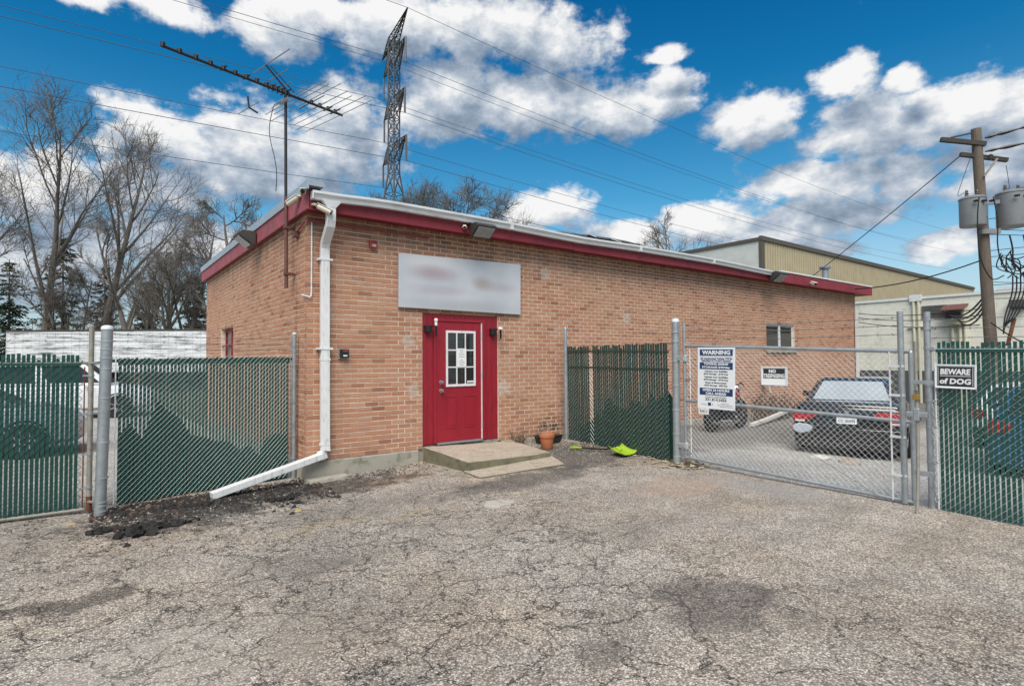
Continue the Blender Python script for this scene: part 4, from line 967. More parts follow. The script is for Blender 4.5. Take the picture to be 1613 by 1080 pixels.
# (5) hinge post
ph = empty('hinge_post', (4.64, -2.95, 0), 0, 'thick galvanized hinge post with pale domed cap at the yard gate', 'post')
mb = MB(); mb.tube([(0, 0, -.5), (.012, 0, 2.02)], .056, 18); mb.build('tube', 'galvanized', ph, smooth=True)
mb = MB(); mb.lathe([(.06, 2.015), (.06, 2.04), (.045, 2.065), (.015, 2.075)], 18, (.012, 0, 0)); mb.build('cap', 'gutter_white', ph, smooth=True)
for z in (1.86, 1.72, 1.42, 1.05, .68, .32, -.02):
    mb = MB(); mb.lathe([(.062, z - .01), (.062, z + .01)], 18, (.006, 0, 0)); mb.build('band', 'galvanized_band', ph)
for z in (1.46, .15):
    mb = MB(); mb.box(-.03, .03, -.17, -.03, z - .035, z + .035); mb.lathe([(.033, z - .05), (.033, z + .05)], 12, (.01, -.17, 0)); mb.build('hinge', 'galvanized_band', ph, bevel=.008)
# (6) the swing gate (bare chain link)
gt6 = empty('yard_gate', (0, 0, 0), 0, 'bare chain-link yard gate hung with signs in front of the parked sedan', 'gate')
G0, G1 = (4.66, -3.10), (4.83, -5.965)
def gl_(f): return (G0[0] + (G1[0] - G0[0]) * f, G0[1] + (G1[1] - G0[1]) * f)
chain('chain_link', gl_(.01), gl_(.965), (-.02, -.165), (1.66, 1.53), gt6, 'wire_mesh', pitch=.074, r=.0027, weave=.003)
for nm, za, zb_, rr in (('top_rail', 1.65, 1.515, .024), ('mid_rail', .83, .725, .023), ('bottom_rail', -.02, -.165, .022)):
    mb = MB(); mb.tube([(*G0, za), (*G1, zb_)], rr, 12); mb.build(nm, 'galvanized', gt6, smooth=True)
mb = MB(); post(mb, G0[0], G0[1], -.04, 2.0, .024); mb.build('hinge_stile', 'galvanized', gt6, smooth=True)
mb = MB(); post(mb, 4.815, -5.885, -.19, 1.97, .032); mb.build('latch_stile', 'galvanized', gt6, smooth=True)
mb = MB(); post(mb, 4.835, -5.972, -.20, 1.50, .026); mb.lathe([(.028, 1.50), (.02, 1.525)], 12, (4.835, -5.972, 0)); mb.build('end_stile', 'galvanized', gt6, smooth=True)
mb = MB(); mb.tube([(4.805, -5.77, -.17), (4.805, -5.77, 1.52)], .010, 6); mb.build('tension_bar', 'wire_mesh', gt6)
for z in (1.35, 1.02, .55, .12): 
    mb = MB(); mb.box(4.785, 4.83, -5.915, -5.76, z - .012, z + .012); mb.build('tension_band', 'gutter_white', gt6)
mb = MB(); mb.tube([(4.665, -3.19, .0), (4.665, -3.19, 1.63)], .008, 6); mb.build('tension_bar', 'wire_mesh', gt6)
for z in (1.15, .45, .05): 
    mb = MB(); mb.box(4.64, 4.685, -3.20, -3.08, z - .012, z + .012); mb.build('tension_band', 'galvanized', gt6)
mb = MB(); mb.tube([(4.69, -3.15, 1.45), (4.72, -4.2, .62), (4.79, -5.65, -.16)], .0035, 5); mb.build('brace_wire', 'barbed', gt6)
for k, z in enumerate((1.92, 1.83, 1.73)): barbed(gt6, [(*G0, z + .04), gl_(.5) + (z - .02,), (4.815, -5.885, z - .02)])
# drop rod with latch and padlock
dr = empty('drop_rod', (4.62, -6.085, 0), 0, 'thin steel drop rod with latch standing between gate and end post', 'rod')
mb = MB(); mb.tube([(-.09, -.0, -.235), (-.02, .0, .25), (.0, 0, .6), (.0, 0, 1.62)], .017, 10); mb.build('rod', 'galvanized_dull', dr, smooth=True)
mb = MB(); mb.box(-.03, .03, -.10, .10, .80, .86); mb.box(-.035, .035, -.03, .03, .76, .90); mb.build('latch', 'galvanized', dr, bevel=.01)
mb = MB(); mb.box(-.02, .02, -.15, .03, 1.16, 1.20); mb.box(-.02, .02, -.14, .03, .18, .23); mb.build('strap', 'galvanized', dr)
mb = MB(); mb.tube([(-.09, 0, -.25), (-.075, 0, -.20)], .02, 8); mb.build('rust_tip', 'rust', dr)
pk = empty('padlock', (4.595, -6.085, 1.02), 0, 'brass padlock hanging on the gate latch', 'padlock')
mb = MB(); mb.box(-.014, .014, -.03, .03, -.03, .03); mb.build('body', 'brass', pk, bevel=.006)
mb = MB(); mb.tube([(0, -.02, .03), (0, -.02, .06), (0, 0, .085), (0, .02, .06), (0, .02, .03)], .006, 6); mb.build('shackle', 'chrome', pk)
# (7) end post, chain and the right-hand slatted panel
fr = empty('slatted_fence_panel', (0, 0, 0), 0, 'green slatted fence panel at the right edge carrying the dog sign', 'fence')
A, Bp = (4.865, -6.205), (4.80, -8.4)
chain('chain_link', (4.866, -6.18), Bp, (-.20, -.25), (1.575, 1.53), fr, 'wire_mesh', pitch=.076, r=.0030)
slats(fr, A, Bp, (-.205, -.24), (1.61, 1.57), .0425, .030, 'slat_green', .0, .014)
strip(fr, A, Bp, (1.50, 1.46), 'slat_green', .034, .012)
mb = MB(); mb.tube([(4.875, -6.10, 1.53), (4.82, -8.4, 1.49)], .02, 10); mb.build('top_rail', 'galvanized', fr)
mb = MB(); post(mb, 4.88, -6.12, -.35, 1.95, .034); mb.build('end_post', 'galvanized', fr, smooth=True)
for z in (1.86, 1.76, 1.55, 1.14, .97, .68, .30, -.10):
    mb = MB(); mb.lathe([(.04, z - .012), (.04, z + .012)], 12, (4.88, -6.12, 0)); mb.box(4.855, 4.882, -6.19, -6.15, z - .01, z + .01); mb.build('tension_band', 'galvanized', fr)
mb = MB(); mb.tube([(4.865, -6.185, -.2), (4.865, -6.185, 1.57)], .008, 6); mb.build('tension_bar', 'wire_mesh', fr)
for k, z in enumerate((1.86, 1.76, 1.66)): barbed(fr, [(4.88, -6.12, z), (4.84, -7.2, z - .02), (4.80, -8.4, z - .02)])
ck = empty('lock_chain', (4.83, -6.17, 0), 0, 'steel chain hanging down beside the gate end post', 'chain')
for i in range(26):
    z = .95 - i * .042; mb = MB(); a = (.012, 0) if i % 2 else (0, .012); x_ = .008 * math.sin(i * .7)
    mb.tube([(x_ + a[0] * math.cos(t) , a[1] * math.cos(t) + .006 * math.sin(i), z + .024 * math.sin(t)) for t in [k * math.pi / 4 for k in range(9)]], .0042, 5, cap=False); mb.build('link', 'galvanized', ck)

# ------------------------------------------------------------------ signs
def sign_frame(name, loc, rz, wd, ht, label, face='sign_white', tilt=0.0):
    e = empty(name, loc, rz, label, 'sign'); e.rotation_euler = (0, tilt, rz)
    mb = MB(); mb.box(-wd / 2, wd / 2, -.004, 0, -ht / 2, ht / 2); mb.build('plate', face, e, bevel=.003)
    return e
# all face -X: local x runs to -Y
ws = sign_frame('warning_sign', (4.632, -3.645, 1.17), R(-90 + 2.5), .585, .88, 'tall white warning sign with navy bands wired to the gate', tilt=R(1.2))
def band(e, z0, z1, wd, mat='navy', x=0.0, y=-.0048):
    mb = MB(); mb.box(x - wd / 2, x + wd / 2, y, -.0041, z0, z1); return mb.build('print_band', mat, e)
band(ws, .325, .415, .515); text('lettering', 'WARNING', .09, 'sign_white', ws, (0, -.0056, .370), width=.44, bold=.0035, height=.062)
band(ws, .312, .317, .515)
text('lettering', 'All Unauthorized Vehicles Will Be', .04, 'navy', ws, (0, -.0052, .284), width=.50, bold=.0012)
text('lettering', 'Relocated At Owners Expense', .04, 'navy', ws, (0, -.0052, .250), width=.455, bold=.0012)
band(ws, .128, .228, .515)
text('lettering', 'TOWING $238.00', .05, 'sign_white', ws, (0, -.0056, .203), width=.38, bold=.002, height=.036)
text('lettering', 'STORAGE $45/day', .05, 'sign_white', ws, (0, -.0056, .155), width=.44, bold=.002, height=.036)
for k, (a, wd) in enumerate((('Vehicles over 8,000lbs', .36), ('$325 Storage - $145 Key', .38), ('Vehicles over 26,000lbs', .37), ('$750 Storage - $145 Key', .38), ('Boats & Motorcycles', .33), ('$250 Storage - $90 Key', .36))):
    text('lettering', a, .032, 'ink', ws, (0, -.0052, .098 - k * .039 - (k // 2) * .004), width=wd, bold=.0008)
band(ws, -.245, -.142, .515)
text('lettering', 'OPEN 24 HOURS', .05, 'sign_white', ws, (0, -.0056, -.170), width=.42, bold=.002, height=.036)
text('lettering', 'CALL AHEAD', .05, 'sign_white', ws, (0, -.0056, -.217), width=.32, bold=.002, height=.036)
text('lettering', 'Cash\u2022Credit\u2022Debit', .04, 'ink_grey', ws, (0, -.0052, -.268), width=.33, bold=.0002)
text('lettering', '331.814.3456', .05, 'ink', ws, (0, -.0052, -.306), width=.33, bold=.001)
band(ws, -.395, -.350, .05, 'navy', -.10); text('lettering', 'Towing', .02, 'ink_grey', ws, (-.19, -.0052, -.378), width=.08); text('lettering', '&', .03, 'ink_grey', ws, (-.05, -.0052, -.372))
for k, (x_, wd) in enumerate(((.14, .12), (.14, .23), (.16, .20))):
    band(ws, -.358 - k * .022, -.352 - k * .022, wd, 'ink_grey', x_)
for x_, z_ in ((-.27, .42), (.27, .42), (-.27, -.10), (.275, -.40)):
    mb = MB(); mb.tube([(x_, -.008, z_ - .012), (x_, .012, z_ + .012)], .004, 5); mb.build('wire_tie', 'galvanized', ws)
nt = sign_frame('no_trespassing_sign', (4.678, -4.475, 1.215), R(-90 + 2.5), .335, .23, 'small no trespassing sign with silver frame on the gate')
def frame(e, wd, ht, t_, mat, d=.012):
    mb = MB(); mb.box(-wd / 2, wd / 2, -d, .002, ht / 2 - t_, ht / 2); mb.box(-wd / 2, wd / 2, -d, .002, -ht / 2, -ht / 2 + t_); mb.box(-wd / 2, -wd / 2 + t_, -d, .002, -ht / 2 + t_, ht / 2 - t_); mb.box(wd / 2 - t_, wd / 2, -d, .002, -ht / 2 + t_, ht / 2 - t_); mb.build('frame', mat, e, bevel=.004)
frame(nt, .35, .245, .02, 'gutter_white')
band(nt, -.03, .098, .285, 'sign_black'); band(nt, -.094, -.04, .285, 'paper')
text('lettering', 'NO', .06, 'sign_white', nt, (-.02, -.0056, .066), width=.095, bold=.003, height=.048)
text('lettering', 'TRESPASSING', .06, 'sign_white', nt, (0, -.0056, .005), width=.275, bold=.0022, height=.055)
bd_ = sign_frame('beware_of_dog_sign', (4.828, -6.375, 1.24), R(-90 - 1.5), .355, .245, 'black and white beware of dog sign on the slatted fence', 'sign_white', tilt=R(1.5))
frame(bd_, .365, .255, .014, 'sign_white', .010)
band(bd_, -.105, .105, .325, 'sign_black')
text('lettering', 'BEWARE', .07, 'sign_white', bd_, (0, -.0056, .052), width=.265, bold=.003, height=.062, slant=.08)
mb = MB(); mb.box(-.135, .135, -.0056, -.0048, .003, .009); mb.build('print_band', 'sign_white', bd_)
text('lettering', 'of DOG', .07, 'sign_white', bd_, (0, -.0056, -.050), width=.275, bold=.003, height=.062, slant=.08)
for s_ in (-1, 1):
    mb = MB(); mb.box(s_ * .152 - .002, s_ * .152 + .002, -.0056, -.0048, -.097, .097); mb.build('print_band', 'sign_white', bd_)

# ------------------------------------------------------------------ vehicles
def quad_pane(mb, c, inset, off, thick=.006):
    c = [Vector(q) for q in c]; n = (c[1] - c[0]).cross(c[3] - c[0]).normalized()
    iu, iv = inset if isinstance(inset, tuple) else (inset, inset)
    def bl(u, v): return c[0].lerp(c[1], u).lerp(c[3].lerp(c[2], u), v)
    p = [bl(iu, iv), bl(1 - iu, iv), bl(1 - iu, 1 - iv), bl(iu, 1 - iv)]
    mb.hexa([q + n * off for q in p], [q + n * (off + thick) for q in p])
def car(name, label, cat, rear, az, kind, paint, top, rear_glass='car_glass', group='vehicles parked in the yard'):
    f = Vector((math.sin(R(az)), math.cos(R(az)), 0)); e = empty(name, (rear[0], rear[1], g(rear[0] + f.x * 2, rear[1] + f.y * 2) + .005), math.atan2(f.y, f.x), label, cat, group)
    if kind == 'sedan':
        st = [(0, .80, .30, .62, .88), (.04, .86, .22, .66, .95), (.22, .90, .19, .70, 1.0), (1.0, .92, .18, .72, .99), (2.0, .93, .18, .72, .965), (3.4, .93, .18, .72, .95), (3.9, .92, .19, .70, .92), (4.5, .87, .22, .62, .80), (4.75, .72, .30, .50, .64)]
        cab = [(.78, .97, .80), (1.55, 1.41, .585), (2.75, 1.425, .60), (3.72, .94, .78)]; L = 4.75; wh = (1.0, 3.75); wr = .335
    elif kind == 'suv':
        st = [(0, .82, .36, .70, 1.02), (.06, .89, .28, .74, 1.06), (.3, .93, .25, .78, 1.07), (1.5, .94, .25, .80, 1.06), (3.2, .94, .25, .80, 1.04), (3.9, .93, .26, .78, 1.0), (4.4, .88, .28, .70, .90), (4.65, .74, .36, .56, .72)]
        cab = [(.06, 1.05, .84), (.42, 1.70, .66), (2.75, 1.73, .68), (3.55, 1.03, .82)]; L = 4.65; wh = (.95, 3.7); wr = .36
    else:   # hatchback
        st = [(0, .78, .32, .64, .92), (.05, .84, .25, .68, .98), (.25, .87, .22, .70, 1.0), (1.2, .88, .2, .72, .98), (2.8, .88, .2, .72, .96), (3.4, .87, .2, .7, .92), (3.95, .80, .24, .6, .76), (4.1, .66, .32, .5, .62)]
        cab = [(.10, .98, .79), (.62, 1.45, .60), (2.2, 1.47, .61), (3.15, .94, .77)]; L = 4.1; wh = (.8, 3.25); wr = .32
    mb = MB(); ring = 12
    for (x, w_, zb, zs, zt) in st:
        hv = [(.78 * w_, zb), (.97 * w_, zb + .08), (w_, zs - .12), (.995 * w_, zs), (.94 * w_, zt - .05), (.80 * w_, zt)]
        mb.v += [(x, a, b) for a, b in hv] + [(x, -a, b) for a, b in hv[::-1]]
    for i in range(len(st) - 1):
        for k in range(ring): mb.f.append((i * ring + k, i * ring + (k + 1) % ring, (i + 1) * ring + (k + 1) % ring, (i + 1) * ring + k))
    mb.f.append(tuple(range(ring))); mb.f.append(tuple((len(st) - 1) * ring + k for k in range(ring)))
    mb.build('body', paint, e, smooth=True, bevel=.02)
    mb = MB()
    for (x, z, w_) in cab: mb.v += [(x, w_, z), (x, -w_, z)]
    # lower edge sits a little inside the body
    mb.f = [(0, 2, 4, 6), (1, 7, 5, 3), (0, 1, 3, 2), (2, 3, 5, 4), (4, 5, 7, 6), (0, 6, 7, 1)]
    mb.build('cabin', top, e, smooth=True, bevel=.06)
    C = [[Vector((x, s_ * w_, z)) for (x, z, w_) in cab] for s_ in (1, -1)]
    mb = MB(); quad_pane(mb, [C[1][0], C[0][0], C[0][1], C[1][1]][::-1], (.10, .11), .004); 
    n_ = (C[0][0] - C[1][0]).cross(C[1][1] - C[1][0]).normalized()
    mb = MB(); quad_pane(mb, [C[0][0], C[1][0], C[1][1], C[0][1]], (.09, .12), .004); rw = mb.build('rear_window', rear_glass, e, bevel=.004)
    mb = MB(); quad_pane(mb, [C[1][3], C[0][3], C[0][2], C[1][2]], (.08, .10), .004); mb.build('windscreen', 'car_glass', e)
    for s_ in (0, 1):
        a, b, c_, d_ = C[s_]
        for (u0, u1) in ((.06, .47), (.53, .94)):
            lo0, lo1 = a.lerp(d_, u0), a.lerp(d_, u1); hi0, hi1 = b.lerp(c_, u0), b.lerp(c_, u1)
            q = [lo0, lo1, hi1, hi0] if s_ == 1 else [lo1, lo0, hi0, hi1]
            mb = MB(); quad_pane(mb, q, (.03, .12), .004); mb.build('side_window', 'car_glass', e)
    for x in wh:
        for s_ in (-1, 1):
            yw = s_ * (st[3][1] - .10)
            mb = MB(); mb.lathe([(wr * .62, -.09), (wr * .94, -.10), (wr, -.07), (wr, .07), (wr * .94, .10), (wr * .62, .09)], 26, (x, yw, wr), 'y'); wl = mb.build('wheel', 'rubber', e, smooth=True)
            mb = MB(); yo = yw + s_ * .085; mb.lathe([(wr * .64, -.012), (wr * .64, .012)], 24, (x, yo, wr), 'y'); mb.build('rim', 'car_trim', wl)
            for k in range(7):
                a = k * 2 * math.pi / 7; ca, sa = math.cos(a), math.sin(a); mb = MB(); yy = yo + s_ * .016
                mb.hexa([(x + ca * .05 - sa * .03, yy, wr + sa * .05 + ca * .03), (x + ca * .05 + sa * .03, yy, wr + sa * .05 - ca * .03), (x + ca * wr * .6 + sa * .02, yy, wr + sa * wr * .6 - ca * .02), (x + ca * wr * .6 - sa * .02, yy, wr + sa * wr * .6 + ca * .02)],
                        [(x + ca * .05 - sa * .03, yy + s_ * .01, wr + sa * .05 + ca * .03), (x + ca * .05 + sa * .03, yy + s_ * .01, wr + sa * .05 - ca * .03), (x + ca * wr * .6 + sa * .02, yy + s_ * .01, wr + sa * wr * .6 - ca * .02), (x + ca * wr * .6 - sa * .02, yy + s_ * .01, wr + sa * wr * .6 + ca * .02)])
                mb.build('spoke', 'chrome', wl)
            mb = MB(); ya = s_ * (st[3][1] + .003); n = 16
            for k in range(n + 1):
                t_ = math.pi * k / n; mb.v += [(x + math.cos(t_) * (wr + .055), ya, wr + math.sin(t_) * (wr + .055)), (x + math.cos(t_) * (wr + .02), ya, wr + math.sin(t_) * (wr + .02))]
            for k in range(n): mb.f.append((2 * k, 2 * k + 1, 2 * k + 3, 2 * k + 2))
            o = mb.build('wheel_arch', 'car_trim', e); so = o.modifiers.new('solid', 'SOLIDIFY'); so.thickness = .012
    for s_ in (-1, 1):
        mb = MB(); mb.box(2.85 if kind != 'hatch' else 2.3, 3.02 if kind != 'hatch' else 2.46, *sorted((s_ * .93, s_ * 1.08)), .97, 1.10); mb.build('mirror', paint, e, bevel=.03)
    return e, st, cab
def tail(e, side, poly, x0=-.02, depth=.07, mat='lamp_red', name='tail_light'):
    mb = MB(); mb.prism([(side * a, b) for a, b in poly], depth, 'x', x0); return mb.build(name, mat, e, bevel=.01)
sed, st_, cb_ = car('parked_sedan', 'dark sedan with red tail lights parked tail-first behind the yard gate', 'car', (8.2, -3.9), 72, 'sedan', 'car_black', 'car_black', 'sky_sheen_glass')
TP = [(.85, .80), (.85, .68), (.70, .68), (.60, .72), (.47, .78), (.40, .845), (.52, .875), (.74, .87)]
for s_ in (1, -1):
    l_ = tail(sed, s_, TP)
    mb = MB(); mb.box(-.024, .03, *sorted((s_ * .66, s_ * .82)), .672, .705); mb.build('reverse_lens', 'lamp_clear', l_)
    for (a, b) in ((.60, .80), (.72, .79)):
        mb = MB(); mb.lathe([(.052, -.026), (.052, -.018)], 14, (0, s_ * a, b), 'x'); mb.build('lamp_element', 'car_red', l_)
mb = MB(); mb.box(-.045, .06, -.84, .84, .25, .60); mb.build('bumper', 'car_black', sed, smooth=True, bevel=.04)
mb = MB(); mb.box(-.055, .02, -.55, .55, .21, .33); mb.build('bumper_insert', 'car_trim', sed, bevel=.02)
mb = MB(); mb.box(-.052, .0, -.80, .80, .585, .603); mb.build('bumper_trim', 'car_trim', sed, bevel=.004)
mb = MB()
for i, x in enumerate((.03, .14, .35, .60, .86)):
    z = (.955, 1.012, 1.022, 1.02, 1.015)[i]; wq = (.80, .80, .79, .78, .77)[i]
    mb.v += [(x, wq, z - .03), (x, wq * .9, z), (x, 0, z + .012), (x, -wq * .9, z), (x, -wq, z - .03)]
for i in range(4):
    for k in range(4): mb.f.append((i * 5 + k, i * 5 + k + 1, (i + 1) * 5 + k + 1, (i + 1) * 5 + k))
o = mb.build('trunk_lid', 'car_black', sed, smooth=True); so = o.modifiers.new('solid', 'SOLIDIFY'); so.thickness = .02
mb = MB(); mb.box(-.028, .0, -.20, .20, .655, .80); mb.build('plate_recess', 'car_trim', sed)
pl_ = MB(); pl_.box(-.036, -.029, -.155, .155, .66, .79); pl_ = pl_.build('licence_plate', 'paper', sed, bevel=.003)
q = text('plate_number', 'CC 20695', .06, 'navy', pl_, (-.0372, 0, .715), width=.26, bold=.0012, height=.055); q.rotation_euler = (0, 0, R(-90))
mb = MB(); mb.box(-.0368, -.036, -.150, .150, .762, .786); mb.build('plate_header', 'duct_film', pl_)
mb = MB(); mb.box(-.0374, -.036, -.145, -.115, .765, .784); mb.build('plate_sticker', 'alarm_red', pl_)
mb = MB(); mb.lathe([(.045, -.03), (.045, -.018)], 16, (0, 0, .86), 'x'); mb.build('badge', 'chrome', sed)
# pale film taped over the broken bumper corner
mb = MB(); mb.prism([(.86, .60), (.84, .50), (.72, .46), (.58, .50), (.52, .58), (.60, .63), (.76, .645)], .03, 'x', -.07); o = mb.build('taped_film', 'duct_film', sed, bevel=.012); tag(o, 'pale film taped over the left bumper corner')
suv, _, _ = car('parked_hatchback', 'white hatchback parked beyond the dark sedan', 'car', (13.0, -5.3), 88, 'hatch', 'car_white', 'car_white')
for s_ in (1, -1): tail(suv, s_, [(.80, .95), (.80, .72), (.62, .74), (.58, .92)])
mb = MB(); mb.box(-.04, .05, -.80, .80, .30, .56); mb.build('bumper', 'car_trim', suv, bevel=.03)
blue, _, _ = car('parked_hatchback', 'dark blue car glimpsed through the right-hand slatted fence', 'car', (8.6, -6.6), 84, 'hatch', 'car_blue', 'car_blue')
for s_ in (1, -1): tail(blue, s_, [(.82, .96), (.82, .74), (.58, .78), (.50, .92)])
mb = MB(); mb.box(-.04, .05, -.80, .80, .28, .55); mb.build('bumper', 'car_blue', blue, bevel=.03)
v1, _, _ = car('parked_suv', 'white vehicle glimpsed through the far-left gate slats', 'suv', (-5.2, 15.0), 100, 'suv', 'car_white', 'car_white', group='vehicles parked behind the left fence')
for s_ in (1, -1): tail(v1, s_, [(.86, 1.0), (.86, .72), (.76, .72), (.76, 1.0)])
v2, _, _ = car('parked_hatchback', 'pale silver car glimpsed through the slatted panel at the left', 'car', (-6.6, 6.2), 94, 'hatch', 'car_silver', 'car_silver', group='vehicles parked behind the left fence')
for s_ in (1, -1): tail(v2, s_, [(.80, .95), (.80, .72), (.62, .74), (.58, .92)])
# motorcycle half hidden by the warning sign
mo = empty('motorcycle', (9.15, -.95, g(9.15, -.9) + .003), R(4), 'black motorcycle with chrome wheels half hidden behind the warning sign', 'motorcycle')
for x in (-.62, .62):
    mb = MB(); mb.lathe([(.22, -.05), (.28, -.055), (.30, -.02), (.30, .02), (.28, .055), (.22, .05)], 28, (x, 0, .30), 'y'); wl = mb.build('wheel', 'rubber', mo, smooth=True)
    mb = MB(); mb.lathe([(.19, -.03), (.225, -.034), (.225, .034), (.19, .03)], 26, (x, 0, .30), 'y'); mb.lathe([(.05, -.06), (.05, .06)], 12, (x, 0, .30), 'y')
    mb.f = [q for q in mb.f if len(q) < 20]; mb.build('rim', 'chrome', wl, smooth=True)
    for k in range(10):
        a = k * math.pi / 5; mb = MB(); mb.tube([(x + .04 * math.cos(a), -.02, .30 + .04 * math.sin(a)), (x + .2 * math.cos(a), -.005, .30 + .2 * math.sin(a))], .011, 5); mb.build('spoke', 'chrome', wl)
    mb = MB(); mb.tube([(x + .34 * math.cos(t_), 0, .30 + .34 * math.sin(t_)) for t_ in [R(30 + k * 20) for k in range(7)]], .045, 8); mb.build('mudguard', 'car_black', mo)
mb = MB(); mb.tube([(-.62, .09, .30), (-.3, .10, .42), (.1, .09, .45)], .03, 8); mb.tube([(-.62, -.09, .30), (-.3, -.10, .42), (.1, -.09, .45)], .03, 8); mb.tube([(.1, 0, .35), (.35, 0, .85)], .04, 8); mb.build('frame', 'black_metal', mo)
mb = MB(); mb.box(-.2, .22, -.14, .14, .24, .58); mb.build('engine', 'black_metal', mo, bevel=.05)
mb = MB(); mb.tube([(.1, -.16, .35), (.2, -.18, .2), (-.3, -.18, .18), (-.85, -.18, .25)], .035, 10); mb.build('exhaust', 'chrome', mo, smooth=True)
mb = MB(); mb.tube([(.35, 0, .80), (.12, 0, .84), (-.12, 0, .74)], .13, 14, r2=.08); mb.build('fuel_tank', 'car_red', mo, smooth=True)
mb = MB(); mb.tube([(-.05, 0, .72), (-.35, 0, .68), (-.6, 0, .74), (-.72, 0, .80)], .12, 12, r2=.09); mb.build('saddle', 'black_plastic', mo, smooth=True)
for s_ in (-1, 1):
    mb = MB(); mb.tube([(.62, s_ * .09, .30), (.36, s_ * .09, .95)], .025, 8); mb.build('fork', 'chrome', mo)
    mb = MB(); mb.tube([(.36, s_ * .05, 1.0), (.24, s_ * .25, 1.08), (.08, s_ * .38, 1.03)], .014, 8); mb.build('handlebar', 'black_metal', mo)
mb = MB(); mb.lathe([(.03, -.10), (.09, -.05), (.095, .03)], 16, (.46, 0, .92), 'x'); mb.build('headlight', 'chrome', mo, smooth=True)
mb = MB(); mb.tube([(-.80, .0, .72), (-.86, 0, .95)], .09, 10, r2=.06); mb.build('tail_box', 'car_red', mo, smooth=True)
mb = MB(); mb.box(-.98, -.965, -.12, .12, .42, .56); o = mb.build('licence_plate', 'paper', mo); q = text('plate_number', 'DR-1', .06, 'ink', o, (-.983, 0, .49), width=.15, bold=.001); q.rotation_euler = (0, 0, R(-90))
# white drain pipe lying in the yard, bent pipe by the wall, flat rocks
def gg(x, y, h=0): return (x, y, g(x, y) + .012 + h)
mb = MB(); 
o = flat_pipe([gg(10.2, -.95, .05), gg(11.4, -.72, .10), gg(12.9, -.5, .24)], .08, .11, 'drain_pipe', 'pvc_white', None)
tag(o, 'broken white drain pipe lying on the yard beyond the gate', 'pipe')
mb = MB(); mb.tube([(12.45, -.02, .78), (12.45, -.14, .80), (12.50, -.18, .6), (12.56, -.2, .35), (12.60, -.2, g(12.6, -.2))], .028, 8)
e = empty('wall_standpipe', (0, 0, 0), 0, 'bent white standpipe with dark valve low on the brick wall', 'pipe'); mb.build('pipe', 'pvc_white', e, smooth=True)
mb = MB(); mb.lathe([(.07, -.16), (.07, -.02)], 10, (12.40, 0, .80), 'y'); mb.box(12.3, 12.42, -.2, -.12, .74, .86); mb.build('valve', 'black_metal', e)
rr = random.Random(12)
def rock(name, x, y, r, sq, mat, label=None, cat=None, group=None, seed=0, sub=2):
    bm = bmesh.new(); bmesh.ops.create_icosphere(bm, subdivisions=sub, radius=r)
    for v in bm.verts:
        v.co *= 1 + .35 * mnoise.noise(v.co / r * 1.3 + Vector((seed * 3.1, 0, 0))); v.co.z *= sq; v.co.x *= 1.35
    me = bpy.data.meshes.new(name); bm.to_mesh(me); bm.free(); me.materials.append(MATS[mat])
    o = bpy.data.objects.new(name, me); COL.objects.link(o); o.location = (x, y, gn(x, y) + r * sq * .45); o.rotation_euler = (0, 0, seed * 1.7)
    return tag(o, label, cat, group) if label else o
rock('flat_rock', 7.5, -3.75, .14, .38, 'limestone', 'pale flat rock on the gravel behind the sedan bumper, left one', 'rock', 'flat rocks behind the sedan', 1)
rock('flat_rock', 7.45, -4.25, .17, .36, 'rock', 'brown flat rock on the gravel behind the sedan bumper, right one', 'rock', 'flat rocks behind the sedan', 2)

# ------------------------------------------------------------------ neighbouring buildings
cb = empty('cream_block_building', (24, 0, 0), 0, 'low cream painted block building behind the utility pole', 'building')
mb = MB(); mb.box(0, 10, -14, 4.6, .95, 3.80); mb.build('wall', 'cream_block', cb)
mb = MB(); mb.box(-.03, 9.9, -14, 4.6, -.6, .949); mb.build('grey_base', 'grey_band', cb)
mb = MB(); mb.box(-.05, 10.05, -14.05, 4.65, 3.801, 3.90); mb.build('parapet_cap', 'gutter_white', cb)
mb = MB(); mb.box(-.06, .6, -4.2, -2.6, 3.901, 4.02); mb.build('roof_edge_box', 'gutter_white', cb)
for y in (-.02, -.19): 
    mb = MB(); mb.tube([(-.06, y, -.5), (-.06, y, 3.78)], .055, 10); mb.build('downpipe', 'conduit_cream', cb, smooth=True)
mb = MB(); mb.box(-.12, 0, -.30, .10, 3.72, 3.98); mb.build('pipe_head', 'gutter_white', cb)
mb = MB(); mb.box(-.10, 0, -.62, .20, 2.66, 2.72); mb.build('pipe_clamp', 'conduit_cream', cb)
lv = empty('louvre', (0, 0, 0)); lv.parent = cb
for k in range(8):
    mb = MB(); mb.hexa([(-.05, -1.1, 3.02 + k * .065), (-.05, -.28, 3.02 + k * .065), (-.0, -.28, 3.05 + k * .065), (-.0, -1.1, 3.05 + k * .065)], [(-.05, -1.1, 3.032 + k * .065), (-.05, -.28, 3.032 + k * .065), (-.0, -.28, 3.062 + k * .065), (-.0, -1.1, 3.062 + k * .065)]); mb.build('louvre_blade', 'grey_band', lv)
bxm = empty('cable_box', (0, 0, 0)); bxm.parent = cb
mb = MB(); mb.prism([(-.02, 2.72), (-.02, 3.45), (-.62, 3.28), (-.62, 3.24), (-.45, 3.2), (-.30, 2.72)], .62, 'y', -1.72)
mb.v = [(x, y, z) for x, y, z in mb.v]; mb2 = MB()
mb2.prism([(0, 0), (1, 0), (1, 1), (0, 1)], 1, 'y', 0) if False else None
mb = MB(); mb.hexa([(-.30, -1.72, 2.72), (-.02, -1.72, 2.72), (-.02, -1.10, 2.72), (-.30, -1.10, 2.72)], [(-.30, -1.72, 3.30), (-.02, -1.72, 3.45), (-.02, -1.10, 3.45), (-.30, -1.10, 3.30)]); mb.build('housing', 'conduit_cream', bxm, bevel=.01)
